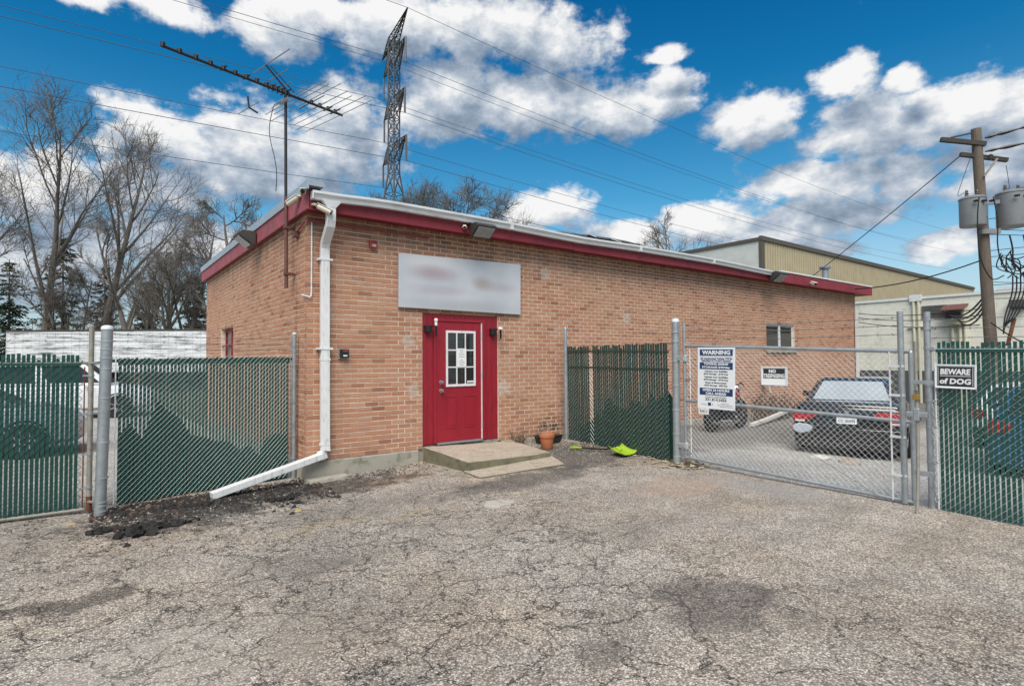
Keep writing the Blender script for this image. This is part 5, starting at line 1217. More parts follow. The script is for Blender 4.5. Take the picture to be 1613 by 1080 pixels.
mb = MB(); mb.hexa([(-.62, -1.78, 3.24), (-.02, -1.78, 3.46), (-.02, -1.04, 3.46), (-.62, -1.04, 3.24)], [(-.62, -1.78, 3.27), (-.02, -1.78, 3.50), (-.02, -1.04, 3.50), (-.62, -1.04, 3.27)]); mb.build('hood', 'mast_brown', bxm)
mb = MB(); mb.box(-.5, -.31, -1.66, -1.16, 2.95, 3.20); mb.build('opening', 'black_plastic', bxm)
for y in (-1.28, -1.52, -1.68):
    mb = MB(); mb.tube([(-.09, y, -.5), (-.09, y, 2.71)], .06, 10); mb.build('conduit', 'conduit_cream', bxm, smooth=True)
e = empty('wall_light', (0, 0, 0)); e.parent = cb
mb = MB(); mb.prism([(0, -.0), (-.3, .0), (-.36, -.25), (0, -.34)], .42, 'y', -3.42); mb.v = [(x, y, z + 3.5) for (y, x_, z), x, y in [((q[0], q[1], q[2]), q[0], q[1]) for q in mb.v]] ; mb.build('housing', 'bronze_box', e)
tb = empty('tan_metal_building', (29.8, 9.55, 0), 0, 'tall tan ribbed metal warehouse beyond the brick building', 'building')
mb = MB(); mb.box(.02, 42, .02, 24, -.6, 8.6); mb.build('core', 'tan_metal', tb)
for k in range(140):
    x = .25 + k * .30
    mb = MB(); mb.prism([(x, .018), (x + .05, -.03), (x + .12, -.03), (x + .17, .018)], 9.15, 'z', -.6); mb.build('rib', 'tan_metal', tb, recalc=False)
mb = MB(); mb.box(-.02, .018, .1, 24, -.6, 8.6); mb.build('gable_wall', 'pale_metal', tb)
mb = MB(); mb.box(-.06, .30, -.06, .12, -.6, 8.62); mb.build('corner_trim', 'brown_trim', tb)
mb = MB(); mb.box(-.08, 42.05, -.10, .10, 8.601, 8.87); mb.build('eave_trim', 'brown_trim', tb)
mb = MB(); mb.box(-.10, .10, .11, 24, 8.602, 8.80); mb.build('gable_trim', 'brown_trim', tb)
# box trailer behind the left fence
T0, T1 = Vector((-7.26, 47.8, 0)), Vector((5.4, 38.23, 0)); td = (T1 - T0); tl = td.length
tr = empty('box_trailer', (T0.x, T0.y, -.3), math.atan2(td.y, td.x), 'long streaky white box trailer behind the left fence', 'trailer')
mb = MB(); mb.box(0, tl, 0, 2.5, 1.1, 4.15); mb.build('box', 'trailer_white', tr)
for k in range(int(tl / .6)):
    mb = MB(); mb.box(k * .6 + .02, k * .6 + .07, -.025, -.001, 1.15, 4.1); mb.build('rib', 'trailer_white', tr, recalc=False)
for k in range(9):
    mb = MB(); mb.box(2.0, tl - .05, -.02, -.0005, 1.35 + k * .29, 1.385 + k * .29); mb.build('side_rail', 'trailer_white', tr, recalc=False)
mb = MB(); mb.box(-.02, tl + .02, -.03, 2.53, 4.151, 4.28); mb.build('top_rail', 'timber_dark', tr)
for x in (1.4, 2.6, tl - 2.2, tl - 3.4):
    mb = MB(); mb.lathe([(.3, -.14), (.5, -.15), (.52, 0), (.5, .15), (.3, .14)], 18, (x, .3, .55), 'y'); mb.build('wheel', 'rubber', tr)

# ------------------------------------------------------------------ utility pole with transformers and wiring
up = empty('utility_pole', (16.62, -4.04, 0), 0, 'weathered wooden utility pole with grey transformers', 'pole')
lean = Vector((-.42, .08, 0))
mb = MB(); mb.tube([(.12, 0, -.6), (.02, 0, 1.8), (-.13, .02, 3.7), (-.42, .06, 7.5)], [.15, .142, .132, .112], 18); mb.build('shaft', 'wood_pole', up, smooth=True)
rt = Vector((cr.x, cr.y, 0)).normalized(); bk = Vector((cf.x, cf.y, 0)).normalized()
def U(r_, u_, b_=0.0): return Vector((-.42, .06, 0)) + rt * r_ + bk * b_ + Vector((0, 0, u_))
def beam(parent, a, b, hw, hh, mat, name):
    a, b = Vector(a), Vector(b); d = (b - a).normalized(); s_ = d.cross(Vector((0, 0, 1))).normalized() * hw; t_ = s_.cross(d).normalized() * hh
    mb = MB(); mb.hexa([a - s_ - t_, b - s_ - t_, b + s_ - t_, a + s_ - t_], [a - s_ + t_, b - s_ + t_, b + s_ + t_, a + s_ + t_]); return mb.build(name, mat, parent)
beam(up, U(-.85, 7.27, .12), U(.16, 7.06, -.1), .05, .055, 'timber_dark', 'crossarm')
beam(up, U(-.36, 6.86, .1), U(.70, 6.62, -.12), .05, .05, 'timber_dark', 'crossarm')
beam(up, U(.08, 6.2, -.12), U(.42, 6.66, -.14), .012, .025, 'galvanized_dull', 'brace')
def can(r_, u_, rad, h_, b_, name='transformer'):
    c = U(r_, u_, b_); mb = MB(); mb.lathe([(rad * .97, 0), (rad, .03), (rad, h_), (rad * 1.04, h_), (rad * 1.04, h_ + .03), (rad * .85, h_ + .07), (.05, h_ + .10)], 26, tuple(c)); t_ = mb.build(name, 'transformer', up, smooth=True)
    for k in (-1, 1):
        p = c + rt * (k * rad * .5) + Vector((0, 0, h_ + .07)); mb = MB(); mb.lathe([(.025, 0), (.05, .03), (.03, .06), (.05, .09), (.025, .12), (.04, .15), (.012, .2)], 10, tuple(p)); mb.build('bushing', 'porcelain', t_)
    for k in (-.7, 0, .7):
        p = c - bk * rad * .95 + rt * (k * rad) + Vector((0, 0, h_ * .84)); mb = MB(); mb.lathe([(.03, -.12), (.035, -.05), (.02, 0)], 8, tuple(p), 'y'); mb.build('terminal', 'black_plastic', t_)
    mb = MB(); mb.box(c.x - .03 if False else c.x - .04, c.x + .04, c.y - rad - .02, c.y - rad * .9, c.z + .2, c.z + .5); mb.build('label_plate', 'transformer', t_)
    return c
c1 = can(-.24, 4.88, .29, .70, -.10); c2 = can(.80, 4.86, .34, .86, -.10)
beam(up, U(.0, 5.5, -.05), U(.45, 5.52, -.1), .05, .05, 'transformer', 'hanger'); beam(up, U(.0, 4.75, -.05), U(.45, 4.75, -.1), .05, .06, 'transformer', 'hanger')
def wire(parent, pts, r=.012, mat='cable', name='cable', sag=0.0, n=10):
    if len(pts) == 2 and sag:
        a, b = Vector(pts[0]), Vector(pts[1]); pts = [a.lerp(b, i / n) - Vector((0, 0, sag * 4 * (i / n) * (1 - i / n))) for i in range(n + 1)]
    elif len(pts) > 2:                                   # smooth through the points
        P_ = [Vector(q) for q in pts]; out = []
        for i in range(len(P_) - 1):
            p0, p1, p2, p3 = P_[max(i - 1, 0)], P_[i], P_[i + 1], P_[min(i + 2, len(P_) - 1)]
            for k in range(6):
                t_ = k / 6; out.append(.5 * ((2 * p1) + (p2 - p0) * t_ + (2 * p0 - 5 * p1 + 4 * p2 - p3) * t_ * t_ + (3 * p1 - p0 - 3 * p2 + p3) * t_ ** 3))
        pts = out + [P_[-1]]
    mb = MB(); mb.tube(pts, r, 5, cap=False); return mb.build(name, mat, parent, recalc=False)
wire(up, [U(-.48, 5.5, -.6), U(-.58, 4.9, -.65), U(-.50, 4.0, -.6), U(-.15, 3.45, -.5), U(.30, 3.55, -.35)], .015)
wire(up, [U(-.16, 5.5, -.65), U(-.08, 4.9, -.66), U(-.05, 4.3, -.6), U(.18, 3.85, -.45), U(.55, 3.70, -.35)], .015)
wire(up, [U(.98, 5.6, -.45), U(1.05, 4.9, -.5), U(1.15, 4.4, -.45), U(.85, 4.05, -.4), U(.5, 3.95, -.35)], .015)
wire(up, [U(.48, 4.6, -.35), U(.55, 4.2, -.35), U(.52, 3.8, -.35)], .02); wire(up, [U(.84, 4.6, -.35), U(.90, 4.1, -.35), U(.80, 3.75, -.35), U(.55, 3.8, -.35)], .02)
rw_ = random.Random(4)
for k in range(11):
    a = U(.38 + rw_.uniform(-.1, .2), 4.1 + rw_.uniform(-.15, .15), -.3); b = U(.65 + rw_.uniform(-.2, .3), 3.6 + rw_.uniform(-.2, .2), -.3 + rw_.uniform(-.1, .1))
    wire(up, [a, a.lerp(b, .5) + Vector((rw_.uniform(-.2, .2), rw_.uniform(-.2, .2), rw_.uniform(-.15, .15))), b], .014)
for k in range(5):
    x = .52 + .10 * k; wire(up, [U(x + .05, 3.55, -.3), U(x, 3.1, -.32), U(x - .2 - .03 * k, 2.5, -.32), U(.30, 2.05 + .05 * k, -.28)], .017)
mb = MB(); mb.tube([U(.85, 3.60, -.3), U(1.25, 3.55, -.3)], .055, 10); mb.build('splice_case', 'cable', up)
for pts in ([U(-.03, 7.1, 0), U(-.8, 5.6, 0), U(-.52, 5.75, -.2)], [U(.5, 6.42, -.3), U(.62, 5.9, -.3), U(.58, 5.75, -.2)], [U(.95, 6.4, -.4), U(1.0, 5.9, -.3), U(.85, 5.8, -.15)]):
    wire(up, [pts[0], pts[0].lerp(pts[1], .5) + Vector((0, 0, -.25)), pts[1] * .4 + pts[2] * .6, pts[2]], .007)
for (a, b) in ((U(.14, 7.22, -.1), U(1.0, 7.38, -.5)), (U(.14, 6.86, -.1), U(1.2, 7.0, -.5))):
    mb = MB(); p = [a.lerp(b, t_ / 8) for t_ in range(9)]; mb.tube(p, [.02, .045, .025, .05, .045, .03, .02, .045, .02], 8); mb.build('dead_end_insulator', 'black_plastic', up)
    wire(up, [b, b + (b - a) * 12], .009)
beam(up, U(-.62, 7.30, .08), U(.02, 7.42, .0), .010, .02, 'timber_dark', 'arm_strap')
for p in (U(1.55, 7.25, -.6), U(1.5, 6.75, -.6)):
    mb = MB(); mb.tube([p + Vector((0, 0, .12)), p + Vector((0, 0, .1)) + rt * .08, p, p + Vector((0, 0, .1)) - rt * .08, p + Vector((0, 0, .12))], .015, 6); mb.build('clamp_ring', 'black_plastic', up)
    wire(up, [p, p - rt * .15 - Vector((0, 0, .35)), p - rt * .6 - Vector((0, 0, .6))], .008)
e = empty('insulator', (0, 0, 0)); e.parent = up
for q in (U(.28, 6.72, -.1), U(1.0, 6.50, -.38), U(.02, 6.85, .1)):
    mb = MB(); mb.lathe([(.02, -.08), (.06, -.03), (.03, 0), (.06, .03), (.02, .07)], 10, tuple(q)); mb.build('insulator_disc', 'porcelain', e)
# service drops: pole to brick building, pole to the cream wall box
base = Vector((16.62, -4.04, 0))
def span(name, label, pts, r, sag, group, mat='cable'):
    o = wire(None, pts, r, mat, name, sag, 14); return tag(o, label, 'wire', group)
span('guy_wire', 'guy wire running from the crossarm down to the brick building roof', [base + U(-.34, 6.84, .1), Vector((18.3, 2.0, 3.95))], .013, .05, 'overhead wires')
span('service_wire', 'black service drop from the pole to the end of the red fascia', [base + U(-.2, 3.95, -.2), Vector((18.6, 1.2, 4.0))], .018, .28, 'overhead wires')
for k, (h_, z_, lb) in enumerate(((2.62, 3.30, 'upper'), (2.45, 3.15, 'middle'), (2.2, 3.0, 'lower'))):
    span('service_wire', f'{lb} of the three low wires from the pole to the brick building corner', [base + U(-.15, h_ + .1, -.1), Vector((18.6, -.02, z_ - .3))], .012, .12, 'overhead wires')
for k in range(4):
    wire(cb, [(-.45, -1.3 - .06 * k, 3.08 - .02 * k), (-7.25, -4.0, 3.25 - .10 * k)], .028, 'cable', 'feeder_cable', .30 + .06 * k, 12)
span('drop_cable', 'loose cable hanging from the pole across the cream wall', [base + U(.05, 2.35, -.2), Vector((17.2, -5.9, 1.35))], .018, .25, 'overhead wires')
mb = MB(); mb.tube([base + U(.42, 1.75, -.25), base + U(.62, 2.45, -.25)], .045, 8); tag(mb.build('pole_guard', 'rust'), 'short rusty guard tilted beside the utility pole', 'guard')
for k in range(9):
    z_ = 3.0 + k * .27; a = base + U(.2, z_ + .1 * math.sin(k * 2.3), .1)
    wire(up, [a - base, a - base + rt * 2.5 + Vector((0, 0, .15 * math.sin(k * 1.7))), a - base + rt * 6 + bk * 2 + Vector((0, 0, .4 * math.sin(k * 1.1)))], .009)
# slender lattice mast at the right edge
lm = empty('lattice_mast', (26.9, -4.2, 0), R(20), 'slender lattice mast behind the transformers at the right edge', 'mast')
for k in range(3):
    a = k * 2 * math.pi / 3; mb = MB(); mb.tube([(.28 * math.cos(a), .28 * math.sin(a), -.5), (.28 * math.cos(a), .28 * math.sin(a), 9.2)], .03, 6); mb.build('leg', 'tower_steel', lm)
mb = MB()
for i in range(30):
    z = 3.5 + i * .19
    for k in range(3):
        a, b = k * 2 * math.pi / 3, (k + 1) * 2 * math.pi / 3; mb.tube([(.28 * math.cos(a), .28 * math.sin(a), z), (.28 * math.cos(b), .28 * math.sin(b), z + .19)], .012, 4, cap=False)
tag(mb.build('lattice', 'tower_steel', lm, recalc=False), kind='stuff')

# ------------------------------------------------------------------ transmission tower and its lines
TW = Vector((38.4, 78.4, 0)); armd = Vector((-.19, -.98, 0)).normalized()
tw = empty('transmission_tower', TW, 0, 'tall lattice transmission tower rising behind the roof', 'tower')
def bar(mb, a, b, r=.10): mb.tube([a, b], r, 4, cap=False)
la = Vector((1, 0, 0)); lb_ = Vector((0, 1, 0))
def corner(i, z):
    hw = .66 if z > 33 else .66 + (33 - z) * .12
    sx, sy = ((1, 1), (1, -1), (-1, -1), (-1, 1))[i]; a = R(20)
    x, y = sx * hw, sy * hw; return Vector((x * math.cos(a) - y * math.sin(a), x * math.sin(a) + y * math.cos(a), z))
levels = [-.5, 7, 14, 20, 25, 29.5, 33] + [33 + 2.3 * k for k in range(1, 11)]
for i in range(4):
    mb = MB(); mb.tube([corner(i, -.5), corner(i, 33)], .16, 4); mb.tube([corner(i, 33), corner(i, levels[-1])], .13, 4); mb.build('leg', 'tower_steel', tw)
mb = MB()
for z0, z1 in zip(levels[:-1], levels[1:]):
    for i in range(4):
        a, b = corner(i, z0), corner((i + 1) % 4, z0); c_, d_ = corner(i, z1), corner((i + 1) % 4, z1)
        bar(mb, a, d_, .075); bar(mb, b, c_, .075); bar(mb, c_, d_, .075)
tag(mb.build('bracing', 'tower_steel', tw, recalc=False), kind='stuff')
ztop = levels[-1]
def arm(side, z, ln, rise=1.2, drop=2.6):
    mb = MB(); tip = armd * side * ln + Vector((0, 0, z + rise * .3))
    cs = sorted(range(4), key=lambda i: -side * corner(i, z).dot(armd))[:2]
    for i in cs:
        lo, hi = corner(i, z - drop * .5), corner(i, z + drop * .5); bar(mb, lo, tip, .10); bar(mb, hi, tip, .10)
        for k in range(1, 5):
            t0, t1 = k / 5, (k + .5) / 5; bar(mb, lo.lerp(tip, t0), hi.lerp(tip, t0), .06); bar(mb, lo.lerp(tip, t0), hi.lerp(tip, min(1, t1)), .06)
    p, q = corner(cs[0], z - drop * .5), corner(cs[1], z - drop * .5); p2, q2 = corner(cs[0], z + drop * .5), corner(cs[1], z + drop * .5)
    for k in range(0, 5): bar(mb, p.lerp(tip, k / 5), q.lerp(tip, (k + .5) / 5), .06); bar(mb, p2.lerp(tip, k / 5), q2.lerp(tip, k / 5), .06)
    mb.build('crossarm', 'tower_steel', tw, recalc=False)
    ins = MB(); ins.tube([tip, tip - Vector((0, 0, 4.1))], .16, 6); ins.build('insulator_string', 'porcelain', tw)
    return tip - Vector((0, 0, 4.1))
att = []
for z, ln in ((36.5, 7.6), (44.4, 6.8), (52.3, 7.2)):
    for s_ in (1, -1): att.append(arm(s_, z, ln))
# sloping peak arms that carry the earth wires
mb = MB()
pk1 = armd * 8.4 + Vector((0, 0, ztop + .6)); pk2 = armd * -8.4 + Vector((0, 0, ztop + .4))
for tip, s_ in ((pk1, 1), (pk2, -1)):
    for i in range(4):
        a = corner(i, ztop); bar(mb, a, tip, .10)
        for k in range(1, 7):
            b = corner((i + 1) % 4, ztop); bar(mb, a.lerp(tip, k / 7), b.lerp(tip, (k + .6) / 7), .055); bar(mb, a.lerp(tip, k / 7), b.lerp(tip, k / 7), .05)
mb.build('peak', 'tower_steel', tw, recalc=False)
att += [pk1, pk2]
names = ('lowest right-hand', 'lowest left-hand', 'middle right-hand', 'middle left-hand', 'upper right-hand', 'upper left-hand', 'topmost right-hand', 'topmost left-hand')
for p, nm in zip(att, names):
    p = p + TW; pts = []
    for i in range(-30, 31):
        x = i * 9.0; s_ = abs(x) / 270; pts.append((p.x + x, p.y, p.z - 14.0 * (s_ - s_ * s_) * 1.0))
    mb = MB(); mb.tube(pts, .042, 4, cap=False); tag(mb.build('power_line', 'far_wire', recalc=False), f'{nm} power line strung from the lattice tower', 'wire', 'transmission lines across the sky')

# ------------------------------------------------------------------ trees
def tree(name, label, base, H, seed, trunk_r, lean=(0, 0), fork=.35, spread=.5, n1=11, n2=7, n3=7, n4=4, mats=('bark', 'twig'), up_pull=.35, group='bare trees', tw_r=.022, stems=1):
    r_ = random.Random(seed); e = empty(name, base, 0, label, 'tree', group); wood, twigs = MB(), MB()
    def grow(p, d, ln, r0, r1, segs, wig, pull):
        pts = [p]; d = d.normalized()
        for i in range(segs):
            d = (d + Vector((r_.uniform(-wig, wig), r_.uniform(-wig, wig), r_.uniform(-wig, wig) + pull / segs))).normalized(); pts.append(pts[-1] + d * ln / segs)
        return pts, [r0 + (r1 - r0) * i / segs for i in range(segs + 1)]
    def at(pts, f):
        k = min(len(pts) - 2, int(f * (len(pts) - 1))); return pts[k].lerp(pts[k + 1], f * (len(pts) - 1) - k), (pts[k + 1] - pts[k]).normalized()
    def side(d, ang):
        a = d.cross(Vector((r_.uniform(-1, 1), r_.uniform(-1, 1), r_.uniform(-1, 1)))).normalized(); return (d * math.cos(ang) + a * math.sin(ang)).normalized()
    for s_ in range(stems):
        d0 = Vector((lean[0] + (r_.uniform(-.25, .25) if stems > 1 else 0), lean[1] + (r_.uniform(-.25, .25) if stems > 1 else 0), 1))
        Hs = H * (1 if s_ == 0 else r_.uniform(.75, .95)); b0 = Vector((r_.uniform(-.5, .5) * (s_ > 0), r_.uniform(-.5, .5) * (s_ > 0), 0))
        tp, trr = grow(b0, d0, Hs * .86, trunk_r * (1 if s_ == 0 else .75), .05, 12, .05, .08); wood.tube(tp, trr, 9, cap=False)
        for i in range(n1):
            f = fork + (1 - fork) * (i + r_.uniform(0, .8)) / n1; p, d = at(tp, min(.98, f)); ln = Hs * (.42 - .28 * (f - fork) / (1 - fork)) * r_.uniform(.8, 1.15)
            rr_ = trunk_r * (1 - f) * .55 + .035
            bp, br_ = grow(p, side(d, R(r_.uniform(24, 46)) * spread * 2), ln, rr_, .03, 8, .10, up_pull); wood.tube(bp, br_, 6, cap=False)
            for j in range(n2):
                f2 = .22 + .78 * (j + r_.random()) / n2; p2, d2 = at(bp, min(.98, f2)); l2 = ln * (.52 - .25 * f2) * r_.uniform(.8, 1.2)
                cp, cr_ = grow(p2, side(d2, R(r_.uniform(28, 55))), l2, .040, tw_r, 5, .12, up_pull * .6); wood.tube(cp, cr_, 4, cap=False)
                for k in range(n3):
                    f3 = .15 + .85 * (k + r_.random()) / n3; p3, d3_ = at(cp, min(.98, f3)); l3 = l2 * r_.uniform(.45, .8)
                    tp3, tr3 = grow(p3, side(d3_, R(r_.uniform(25, 60))), l3, tw_r, tw_r * .6, 3, .16, .2); twigs.tube(tp3, tr3, 3, cap=False)
                    for q in range(n4):
                        p4, d4 = at(tp3, r_.uniform(.15, .98)); tp4, tr4 = grow(p4, side(d4, R(r_.uniform(25, 60))), l3 * r_.uniform(.45, .9), tw_r * .7, tw_r * .35, 2, .2, .15); twigs.tube(tp4, tr4, 3, cap=False)
    wood.build('trunk', mats[0], e, recalc=False, smooth=False); c = twigs.build('crown', mats[1], e, recalc=False)
    return e
G0_ = -.6
tree('bare_tree', 'leaning bare tree at the left edge behind the trailer', (-9.6, 66, G0_), 25, 11, .50, (-.24, .05), .35, .55, group='tall bare trees on the left', tw_r=.017)
tree('bare_tree', 'tall bare tree with forked trunk behind the trailer', (-6.0, 63, G0_), 28.5, 12, .45, (.05, 0), .30, .42, group='tall bare trees on the left', tw_r=.017, up_pull=.5)
tree('bare_tree', 'tall bare tree leaning right of the forked one', (-2.0, 60, G0_), 27, 13, .46, (.16, -.08), .28, .45, group='tall bare trees on the left', tw_r=.017, up_pull=.5)
tree('bare_tree', 'thinner bare tree in the middle of the left group', (1.2, 54, G0_), 17, 14, .34, (.05, 0), .25, .5, group='tall bare trees on the left', tw_r=.016, stems=2, n1=8)
tree('bare_tree', 'bare multi-stemmed tree left of the brick building', (3.6, 50, G0_), 16.5, 15, .32, (.02, 0), .22, .5, group='tall bare trees on the left', tw_r=.015, stems=3, n1=8, n2=6)
tree('bare_tree', 'broad bare tree behind the side fascia of the building', (7.6, 44.3, G0_), 17, 16, .45, (0, 0), .22, .9, group='bare trees behind the roof', tw_r=.018, n1=15, n2=8, n4=5, up_pull=.2)
tree('bare_tree', 'rounded bare treetop behind the roof right of the tower', (36.2, 55.6, G0_), 28.0, 17, .42, (0, 0), .42, .9, group='bare trees behind the roof', tw_r=.021, n1=16, n2=8, n4=5, up_pull=.2)
tree('bare_tree', 'bare treetop just left of the rounded crown behind the roof', (33.6, 57.6, G0_), 26.5, 31, .40, (0, 0), .45, .9, group='bare trees behind the roof', tw_r=.020, n1=13, n2=7, n4=5, up_pull=.2)
tree('bare_tree', 'bare treetop just right of the rounded crown behind the roof', (38.6, 53.8, G0_), 25.5, 37, .36, (0, 0), .45, .9, group='bare trees behind the roof', tw_r=.020, n1=12, n2=7, n4=5, up_pull=.2)
tree('bare_tree', 'bare treetop half hidden behind the foot of the tower', (31.4, 59.2, G0_), 25.5, 18, .4, (0, 0), .45, 1.0, group='bare trees behind the roof', tw_r=.024, n1=14, n4=6, up_pull=.12)
tree('bare_tree', 'small bare treetop showing above the roof by the warehouse', (46.0, 29.6, G0_), 17.2, 19, .3, (0, 0), .45, .6, group='bare trees behind the roof', tw_r=.014, n1=9)
tree('bare_tree', 'low bare scrub tree beside the roof corner of the building', (7.4, 52, G0_), 9.5, 20, .20, (.05, 0), .2, .7, group='tall bare trees on the left', tw_r=.014, stems=4, n1=6, n2=5)
tree('bare_tree', 'slim bare sapling between the two biggest trunks', (-3.6, 61, G0_), 15, 21, .20, (0, 0), .2, .6, group='tall bare trees on the left', tw_r=.015, stems=3, n1=7)
def conifer(label, base, H, seed, mat):
    r_ = random.Random(seed); e = empty('evergreen_tree', base, 0, label, 'tree', 'evergreens behind the trailer')
    mb = MB(); mb.tube([(0, 0, 0), (.1, 0, H * .5), (0, 0, H)], .2, 7, r2=.03); mb.build('trunk', 'bark_dark', e, recalc=False)
    nd = MB(); z = H * .12
    while z < H * .98:
        f = z / H; nb = r_.randint(3, 6); a0 = r_.random() * 6.28
        for b in range(nb):
            if r_.random() < .18: continue
            a = a0 + b * 6.28 / nb + r_.uniform(-.4, .4); ln = (1 - f) ** .75 * H * .27 * r_.uniform(.55, 1.2) + .25; d = Vector((math.cos(a), math.sin(a), 0)); s_ = Vector((-d.y, d.x, 0))
            n = max(6, int(ln * 9))
            for k in range(n):
                u = (k + r_.random()) / n; c = d * ln * u + Vector((0, 0, z - .32 * ln * u + .22 * ln * u * u * u + r_.uniform(-.12, .12)))
                for q in range(3):
                    o_ = (s_ * r_.uniform(-1, 1) + d * r_.uniform(.2, .9) + Vector((0, 0, r_.uniform(-.7, .35)))).normalized() * r_.uniform(.25, .6); w_ = o_.cross(Vector((r_.uniform(-1, 1), r_.uniform(-1, 1), r_.uniform(-1, 1)))).normalized() * r_.uniform(.04, .09)
                    nd.add([c - w_, c + w_, c + o_], [(0, 1, 2)])
        z += H * r_.uniform(.022, .04)
    nd.build('crown', mat, e, recalc=False)
for i, (x, y, H, mt, lb) in enumerate(((-9.0, 70, 13, 'needles', 'dark evergreen at the far left behind the leaning trunk'), (-4.6, 68, 16, 'needles', 'tall sparse evergreen between the two biggest bare trunks'), (-1.0, 66, 12.5, 'needles_brown', 'brownish evergreen left of the middle of the trailer'), (2.8, 63, 11, 'needles_brown', 'low brownish evergreen above the trailer middle'), (6.6, 60, 11.5, 'needles_brown', 'yellowish evergreen left of the dark narrow one'), (9.0, 60, 13, 'needles', 'dark narrow evergreen near the building side wall'), (12.6, 61, 9.5, 'needles', 'short evergreen half hidden by the building side wall'))):
    conifer(lb, (x, y, G0_), H, 40 + i, mt)
# low scrub line far behind
sc_ = MB(); r_ = random.Random(77)
for i in range(520):
    x = r_.uniform(-16, 16); y = 72 - x * .6 + r_.uniform(-2, 6); p = Vector((x, y, G0_)); h_ = r_.uniform(2, 6.5)
    for k in range(4):
        d = Vector((r_.uniform(-.5, .5), r_.uniform(-.5, .5), 1)) * h_ * r_.uniform(.4, 1); sc_.tube([p, p + d * .5 + Vector((r_.uniform(-.3, .3), 0, 0)), p + d], .03, 3, cap=False)
tag(sc_.build('scrub_thicket', 'twig', recalc=False), 'low tangled scrub thicket behind the white trailer', 'scrub', kind='stuff')

# ------------------------------------------------------------------ litter on the ground
def scatter(name, n, fn, mats, label, cat, seed, size):
    r_ = random.Random(seed); mb = MB()
    for i in range(n):
        x, y = fn(r_); s_ = r_.uniform(*size); z = gn(x, y) + s_ * .2; a = r_.random() * 6.28; q = []
        for k in range(6):
            t_ = a + k * 1.0472; q.append((x + math.cos(t_) * s_ * r_.uniform(.6, 1.2), y + math.sin(t_) * s_ * r_.uniform(.6, 1.2), z - s_ * .35))
        top = (x + r_.uniform(-.3, .3) * s_, y + r_.uniform(-.3, .3) * s_, z + s_ * r_.uniform(.2, .6))
        mb.add(q + [top], [(k, (k + 1) % 6, 6) for k in range(6)])
    return tag(mb.build(name, mats, recalc=False), label, cat, kind='stuff')
def near_fence(r_):
    f = r_.random() ** .8; x = -2.5 + 2.6 * r_.random(); return x, (.05 + .12 * (x + 2.3)) - abs(r_.gauss(0, .62)) - .12
def lot(r_): return r_.uniform(-5, 4.5), r_.uniform(-7.5, -.6)
def corner_r(r_): return min(4.6, max(3.4, r_.gauss(4.2, .45))), -abs(r_.gauss(.9, .8)) - .1
def wallfoot(r_): return r_.uniform(-.2, 1.85), -.05 - abs(r_.gauss(0, .35))
scatter('dark_grit', 2600, near_fence, 'dirt_black', 'black crumbled dirt along the foot of the left fence', 'dirt', 1, (.006, .028))
scatter('pale_pebbles', 600, near_fence, 'pebble_pale', 'pale pebbles scattered along the foot of the left fence', 'gravel', 2, (.005, .016))
scatter('dark_grit', 900, corner_r, 'pebble_dark', 'dark grit in the corner between stoop and right fence', 'dirt', 3, (.005, .018))
scatter('pale_pebbles', 500, corner_r, 'pebble_pale', 'pale pebbles in the corner between stoop and right fence', 'gravel', 4, (.005, .013))
scatter('dark_grit', 700, wallfoot, 'dirt_black', 'dark grit along the foot of the front wall', 'dirt', 5, (.005, .018))
scatter('pale_pebbles', 500, lot, 'pebble_pale', 'loose pale pebbles strewn over the asphalt lot', 'gravel', 6, (.003, .008))
scatter('dirt_lumps', 420, lambda r_: (r_.uniform(-2.3, .1), -.10 - abs(r_.gauss(.25, .42))), 'dirt_black', 'ragged lumps of black dirt between left fence and drain leg', 'dirt', 15, (.02, .055))
def leaf_field(name, n, fn, mat, label, seed, size):
    r_ = random.Random(seed); mb = MB()
    for i in range(n):
        x, y = fn(r_); s_ = r_.uniform(*size); z = gn(x, y) + .012; a = r_.random() * 6.28; t_ = r_.uniform(-.4, .5)
        d = Vector((math.cos(a), math.sin(a), t_ * .6)); e_ = Vector((-d.y, d.x, r_.uniform(-.4, .4))); p = Vector((x, y, z + abs(t_) * s_ * .4))
        mb.add([p - d * s_, p - e_ * s_ * .45, p + d * s_, p + e_ * s_ * .45 + Vector((0, 0, s_ * .2))], [(0, 1, 2), (0, 2, 3)])
    return tag(mb.build(name, mat, recalc=False), label, 'leaves', kind='stuff')
leaf_field('leaf_litter', 420, near_fence, 'leaf_dead', 'brown dead leaves along the foot of the left fence', 8, (.012, .035))
leaf_field('leaf_litter', 240, lambda r_: (4.66 + r_.gauss(0, .16), -3.05 + r_.gauss(0, .2)), 'leaf_pale', 'pale dead leaves heaped at the hinge post of the gate', 9, (.02, .06))
leaf_field('leaf_litter', 260, lambda r_: (4.62 + r_.gauss(0, .08), r_.uniform(-2.9, -.4)), 'leaf_pale', 'pale dead leaves along the foot of the right slatted panel', 10, (.012, .035))
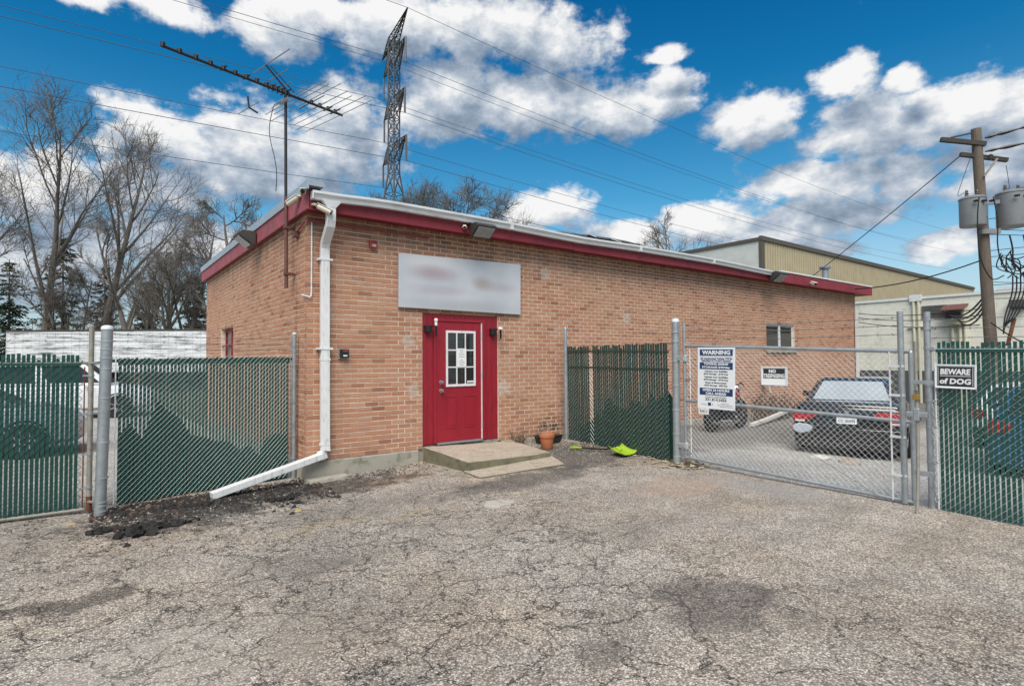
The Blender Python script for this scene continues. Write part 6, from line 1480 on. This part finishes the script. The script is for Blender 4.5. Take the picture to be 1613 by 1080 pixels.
def clod(x, y, r0, sq, lb, i):
    bm = bmesh.new(); r_ = random.Random(90 + i)
    for k in range(26):                                   # a crumbled heap: many angular bits grown together
        c = Vector((r_.gauss(0, r0 * .75), r_.gauss(0, r0 * .42), 0)); q = r0 * r_.uniform(.12, .36)
        ret = bmesh.ops.create_icosphere(bm, subdivisions=1, radius=q)
        for v in ret['verts']: v.co = Vector((v.co.x * r_.uniform(.8, 1.5), v.co.y * r_.uniform(.7, 1.2), v.co.z * sq * r_.uniform(.5, 1.2))) + c + Vector((0, 0, r_.uniform(-.1, .25) * r0 * sq)) + Vector((r_.uniform(-1, 1), r_.uniform(-1, 1), r_.uniform(-1, 1))) * q * .25
    me = bpy.data.meshes.new('asphalt_clod'); bm.to_mesh(me); bm.free(); me.materials.append(MATS['dirt_black'])
    o = bpy.data.objects.new('asphalt_clod', me); COL.objects.link(o); o.location = (x, y, gn(x, y) + .008); o.rotation_euler = (0, 0, r_.uniform(-.4, .4))
    tag(o, lb, 'clod', 'broken asphalt clods by the left fence')
for i, (x, y, r0, sq, lb) in enumerate(((-2.06, -1.45, .19, .75, 'largest black clod of broken asphalt in front of the thick left post'), (-2.32, -1.22, .13, .7, 'long black clod left of the largest one'), (-1.78, -1.30, .14, .6, 'black clod right of the largest one'), (-1.40, -.62, .09, .8, 'dark clod below the end of the white drain leg'), (-1.66, -.55, .10, .6, 'flat dark clod left of the drain leg end'), (-.62, -.95, .11, .7, 'dark clod on the asphalt in front of the building corner'), (-.42, -.85, .08, .7, 'smaller dark clod beside the corner clod'), (-.50, -1.25, .07, .6, 'flat grey clod nearest the camera before the building corner'))):
    clod(x, y, r0, sq, lb, i)
for i, (x, y, r0, lb) in enumerate(((-1.95, -.22, .07, 'flaked yellow paint chip under the slatted panel'), (-2.65, -.62, .045, 'orange-yellow paint chip left of the thick post'), (-.58, -1.62, .05, 'yellow paint fleck in front of the building corner'))):
    rock('paint_chip', x, y, r0 * .8, .08, 'yellow_paint', lb, 'paint chip', 'flakes of old yellow line paint', i + 30)
# dry weeds against the wall in the yard, and by the pot
def weed(name, label, x, y, n, h_, seed, sp):
    r_ = random.Random(seed); mb = MB()
    for i in range(n):
        p = Vector((x + r_.gauss(0, sp), y + r_.gauss(0, .08), g(x, y))); d = Vector((r_.uniform(-.35, .35), r_.uniform(-.3, .1), 1)) * h_ * r_.uniform(.5, 1)
        mb.tube([p, p + d * .5, p + d + Vector((r_.uniform(-.1, .1), 0, -.03))], .006, 3, cap=False)
        for k in range(5):
            q = p + d * r_.uniform(.3, 1); mb.tube([q, q + Vector((r_.uniform(-.15, .15), r_.uniform(-.1, .1), r_.uniform(0, .15)))], .004, 3, cap=False)
    tag(mb.build(name, 'dry_stem', recalc=False), label, 'weeds', kind='stuff')
weed('dry_weeds', 'dry brown weeds against the brick wall beyond the gate', 12.0, -.35, 90, .75, 1, .55)
weed('dry_weeds', 'dry brown stalks by the wall left of the sedan', 13.6, -.35, 70, .55, 2, .5)
weed('dry_weeds', 'small dry stalks between stoop and terracotta pot', 3.78, -.12, 14, .22, 3, .08)
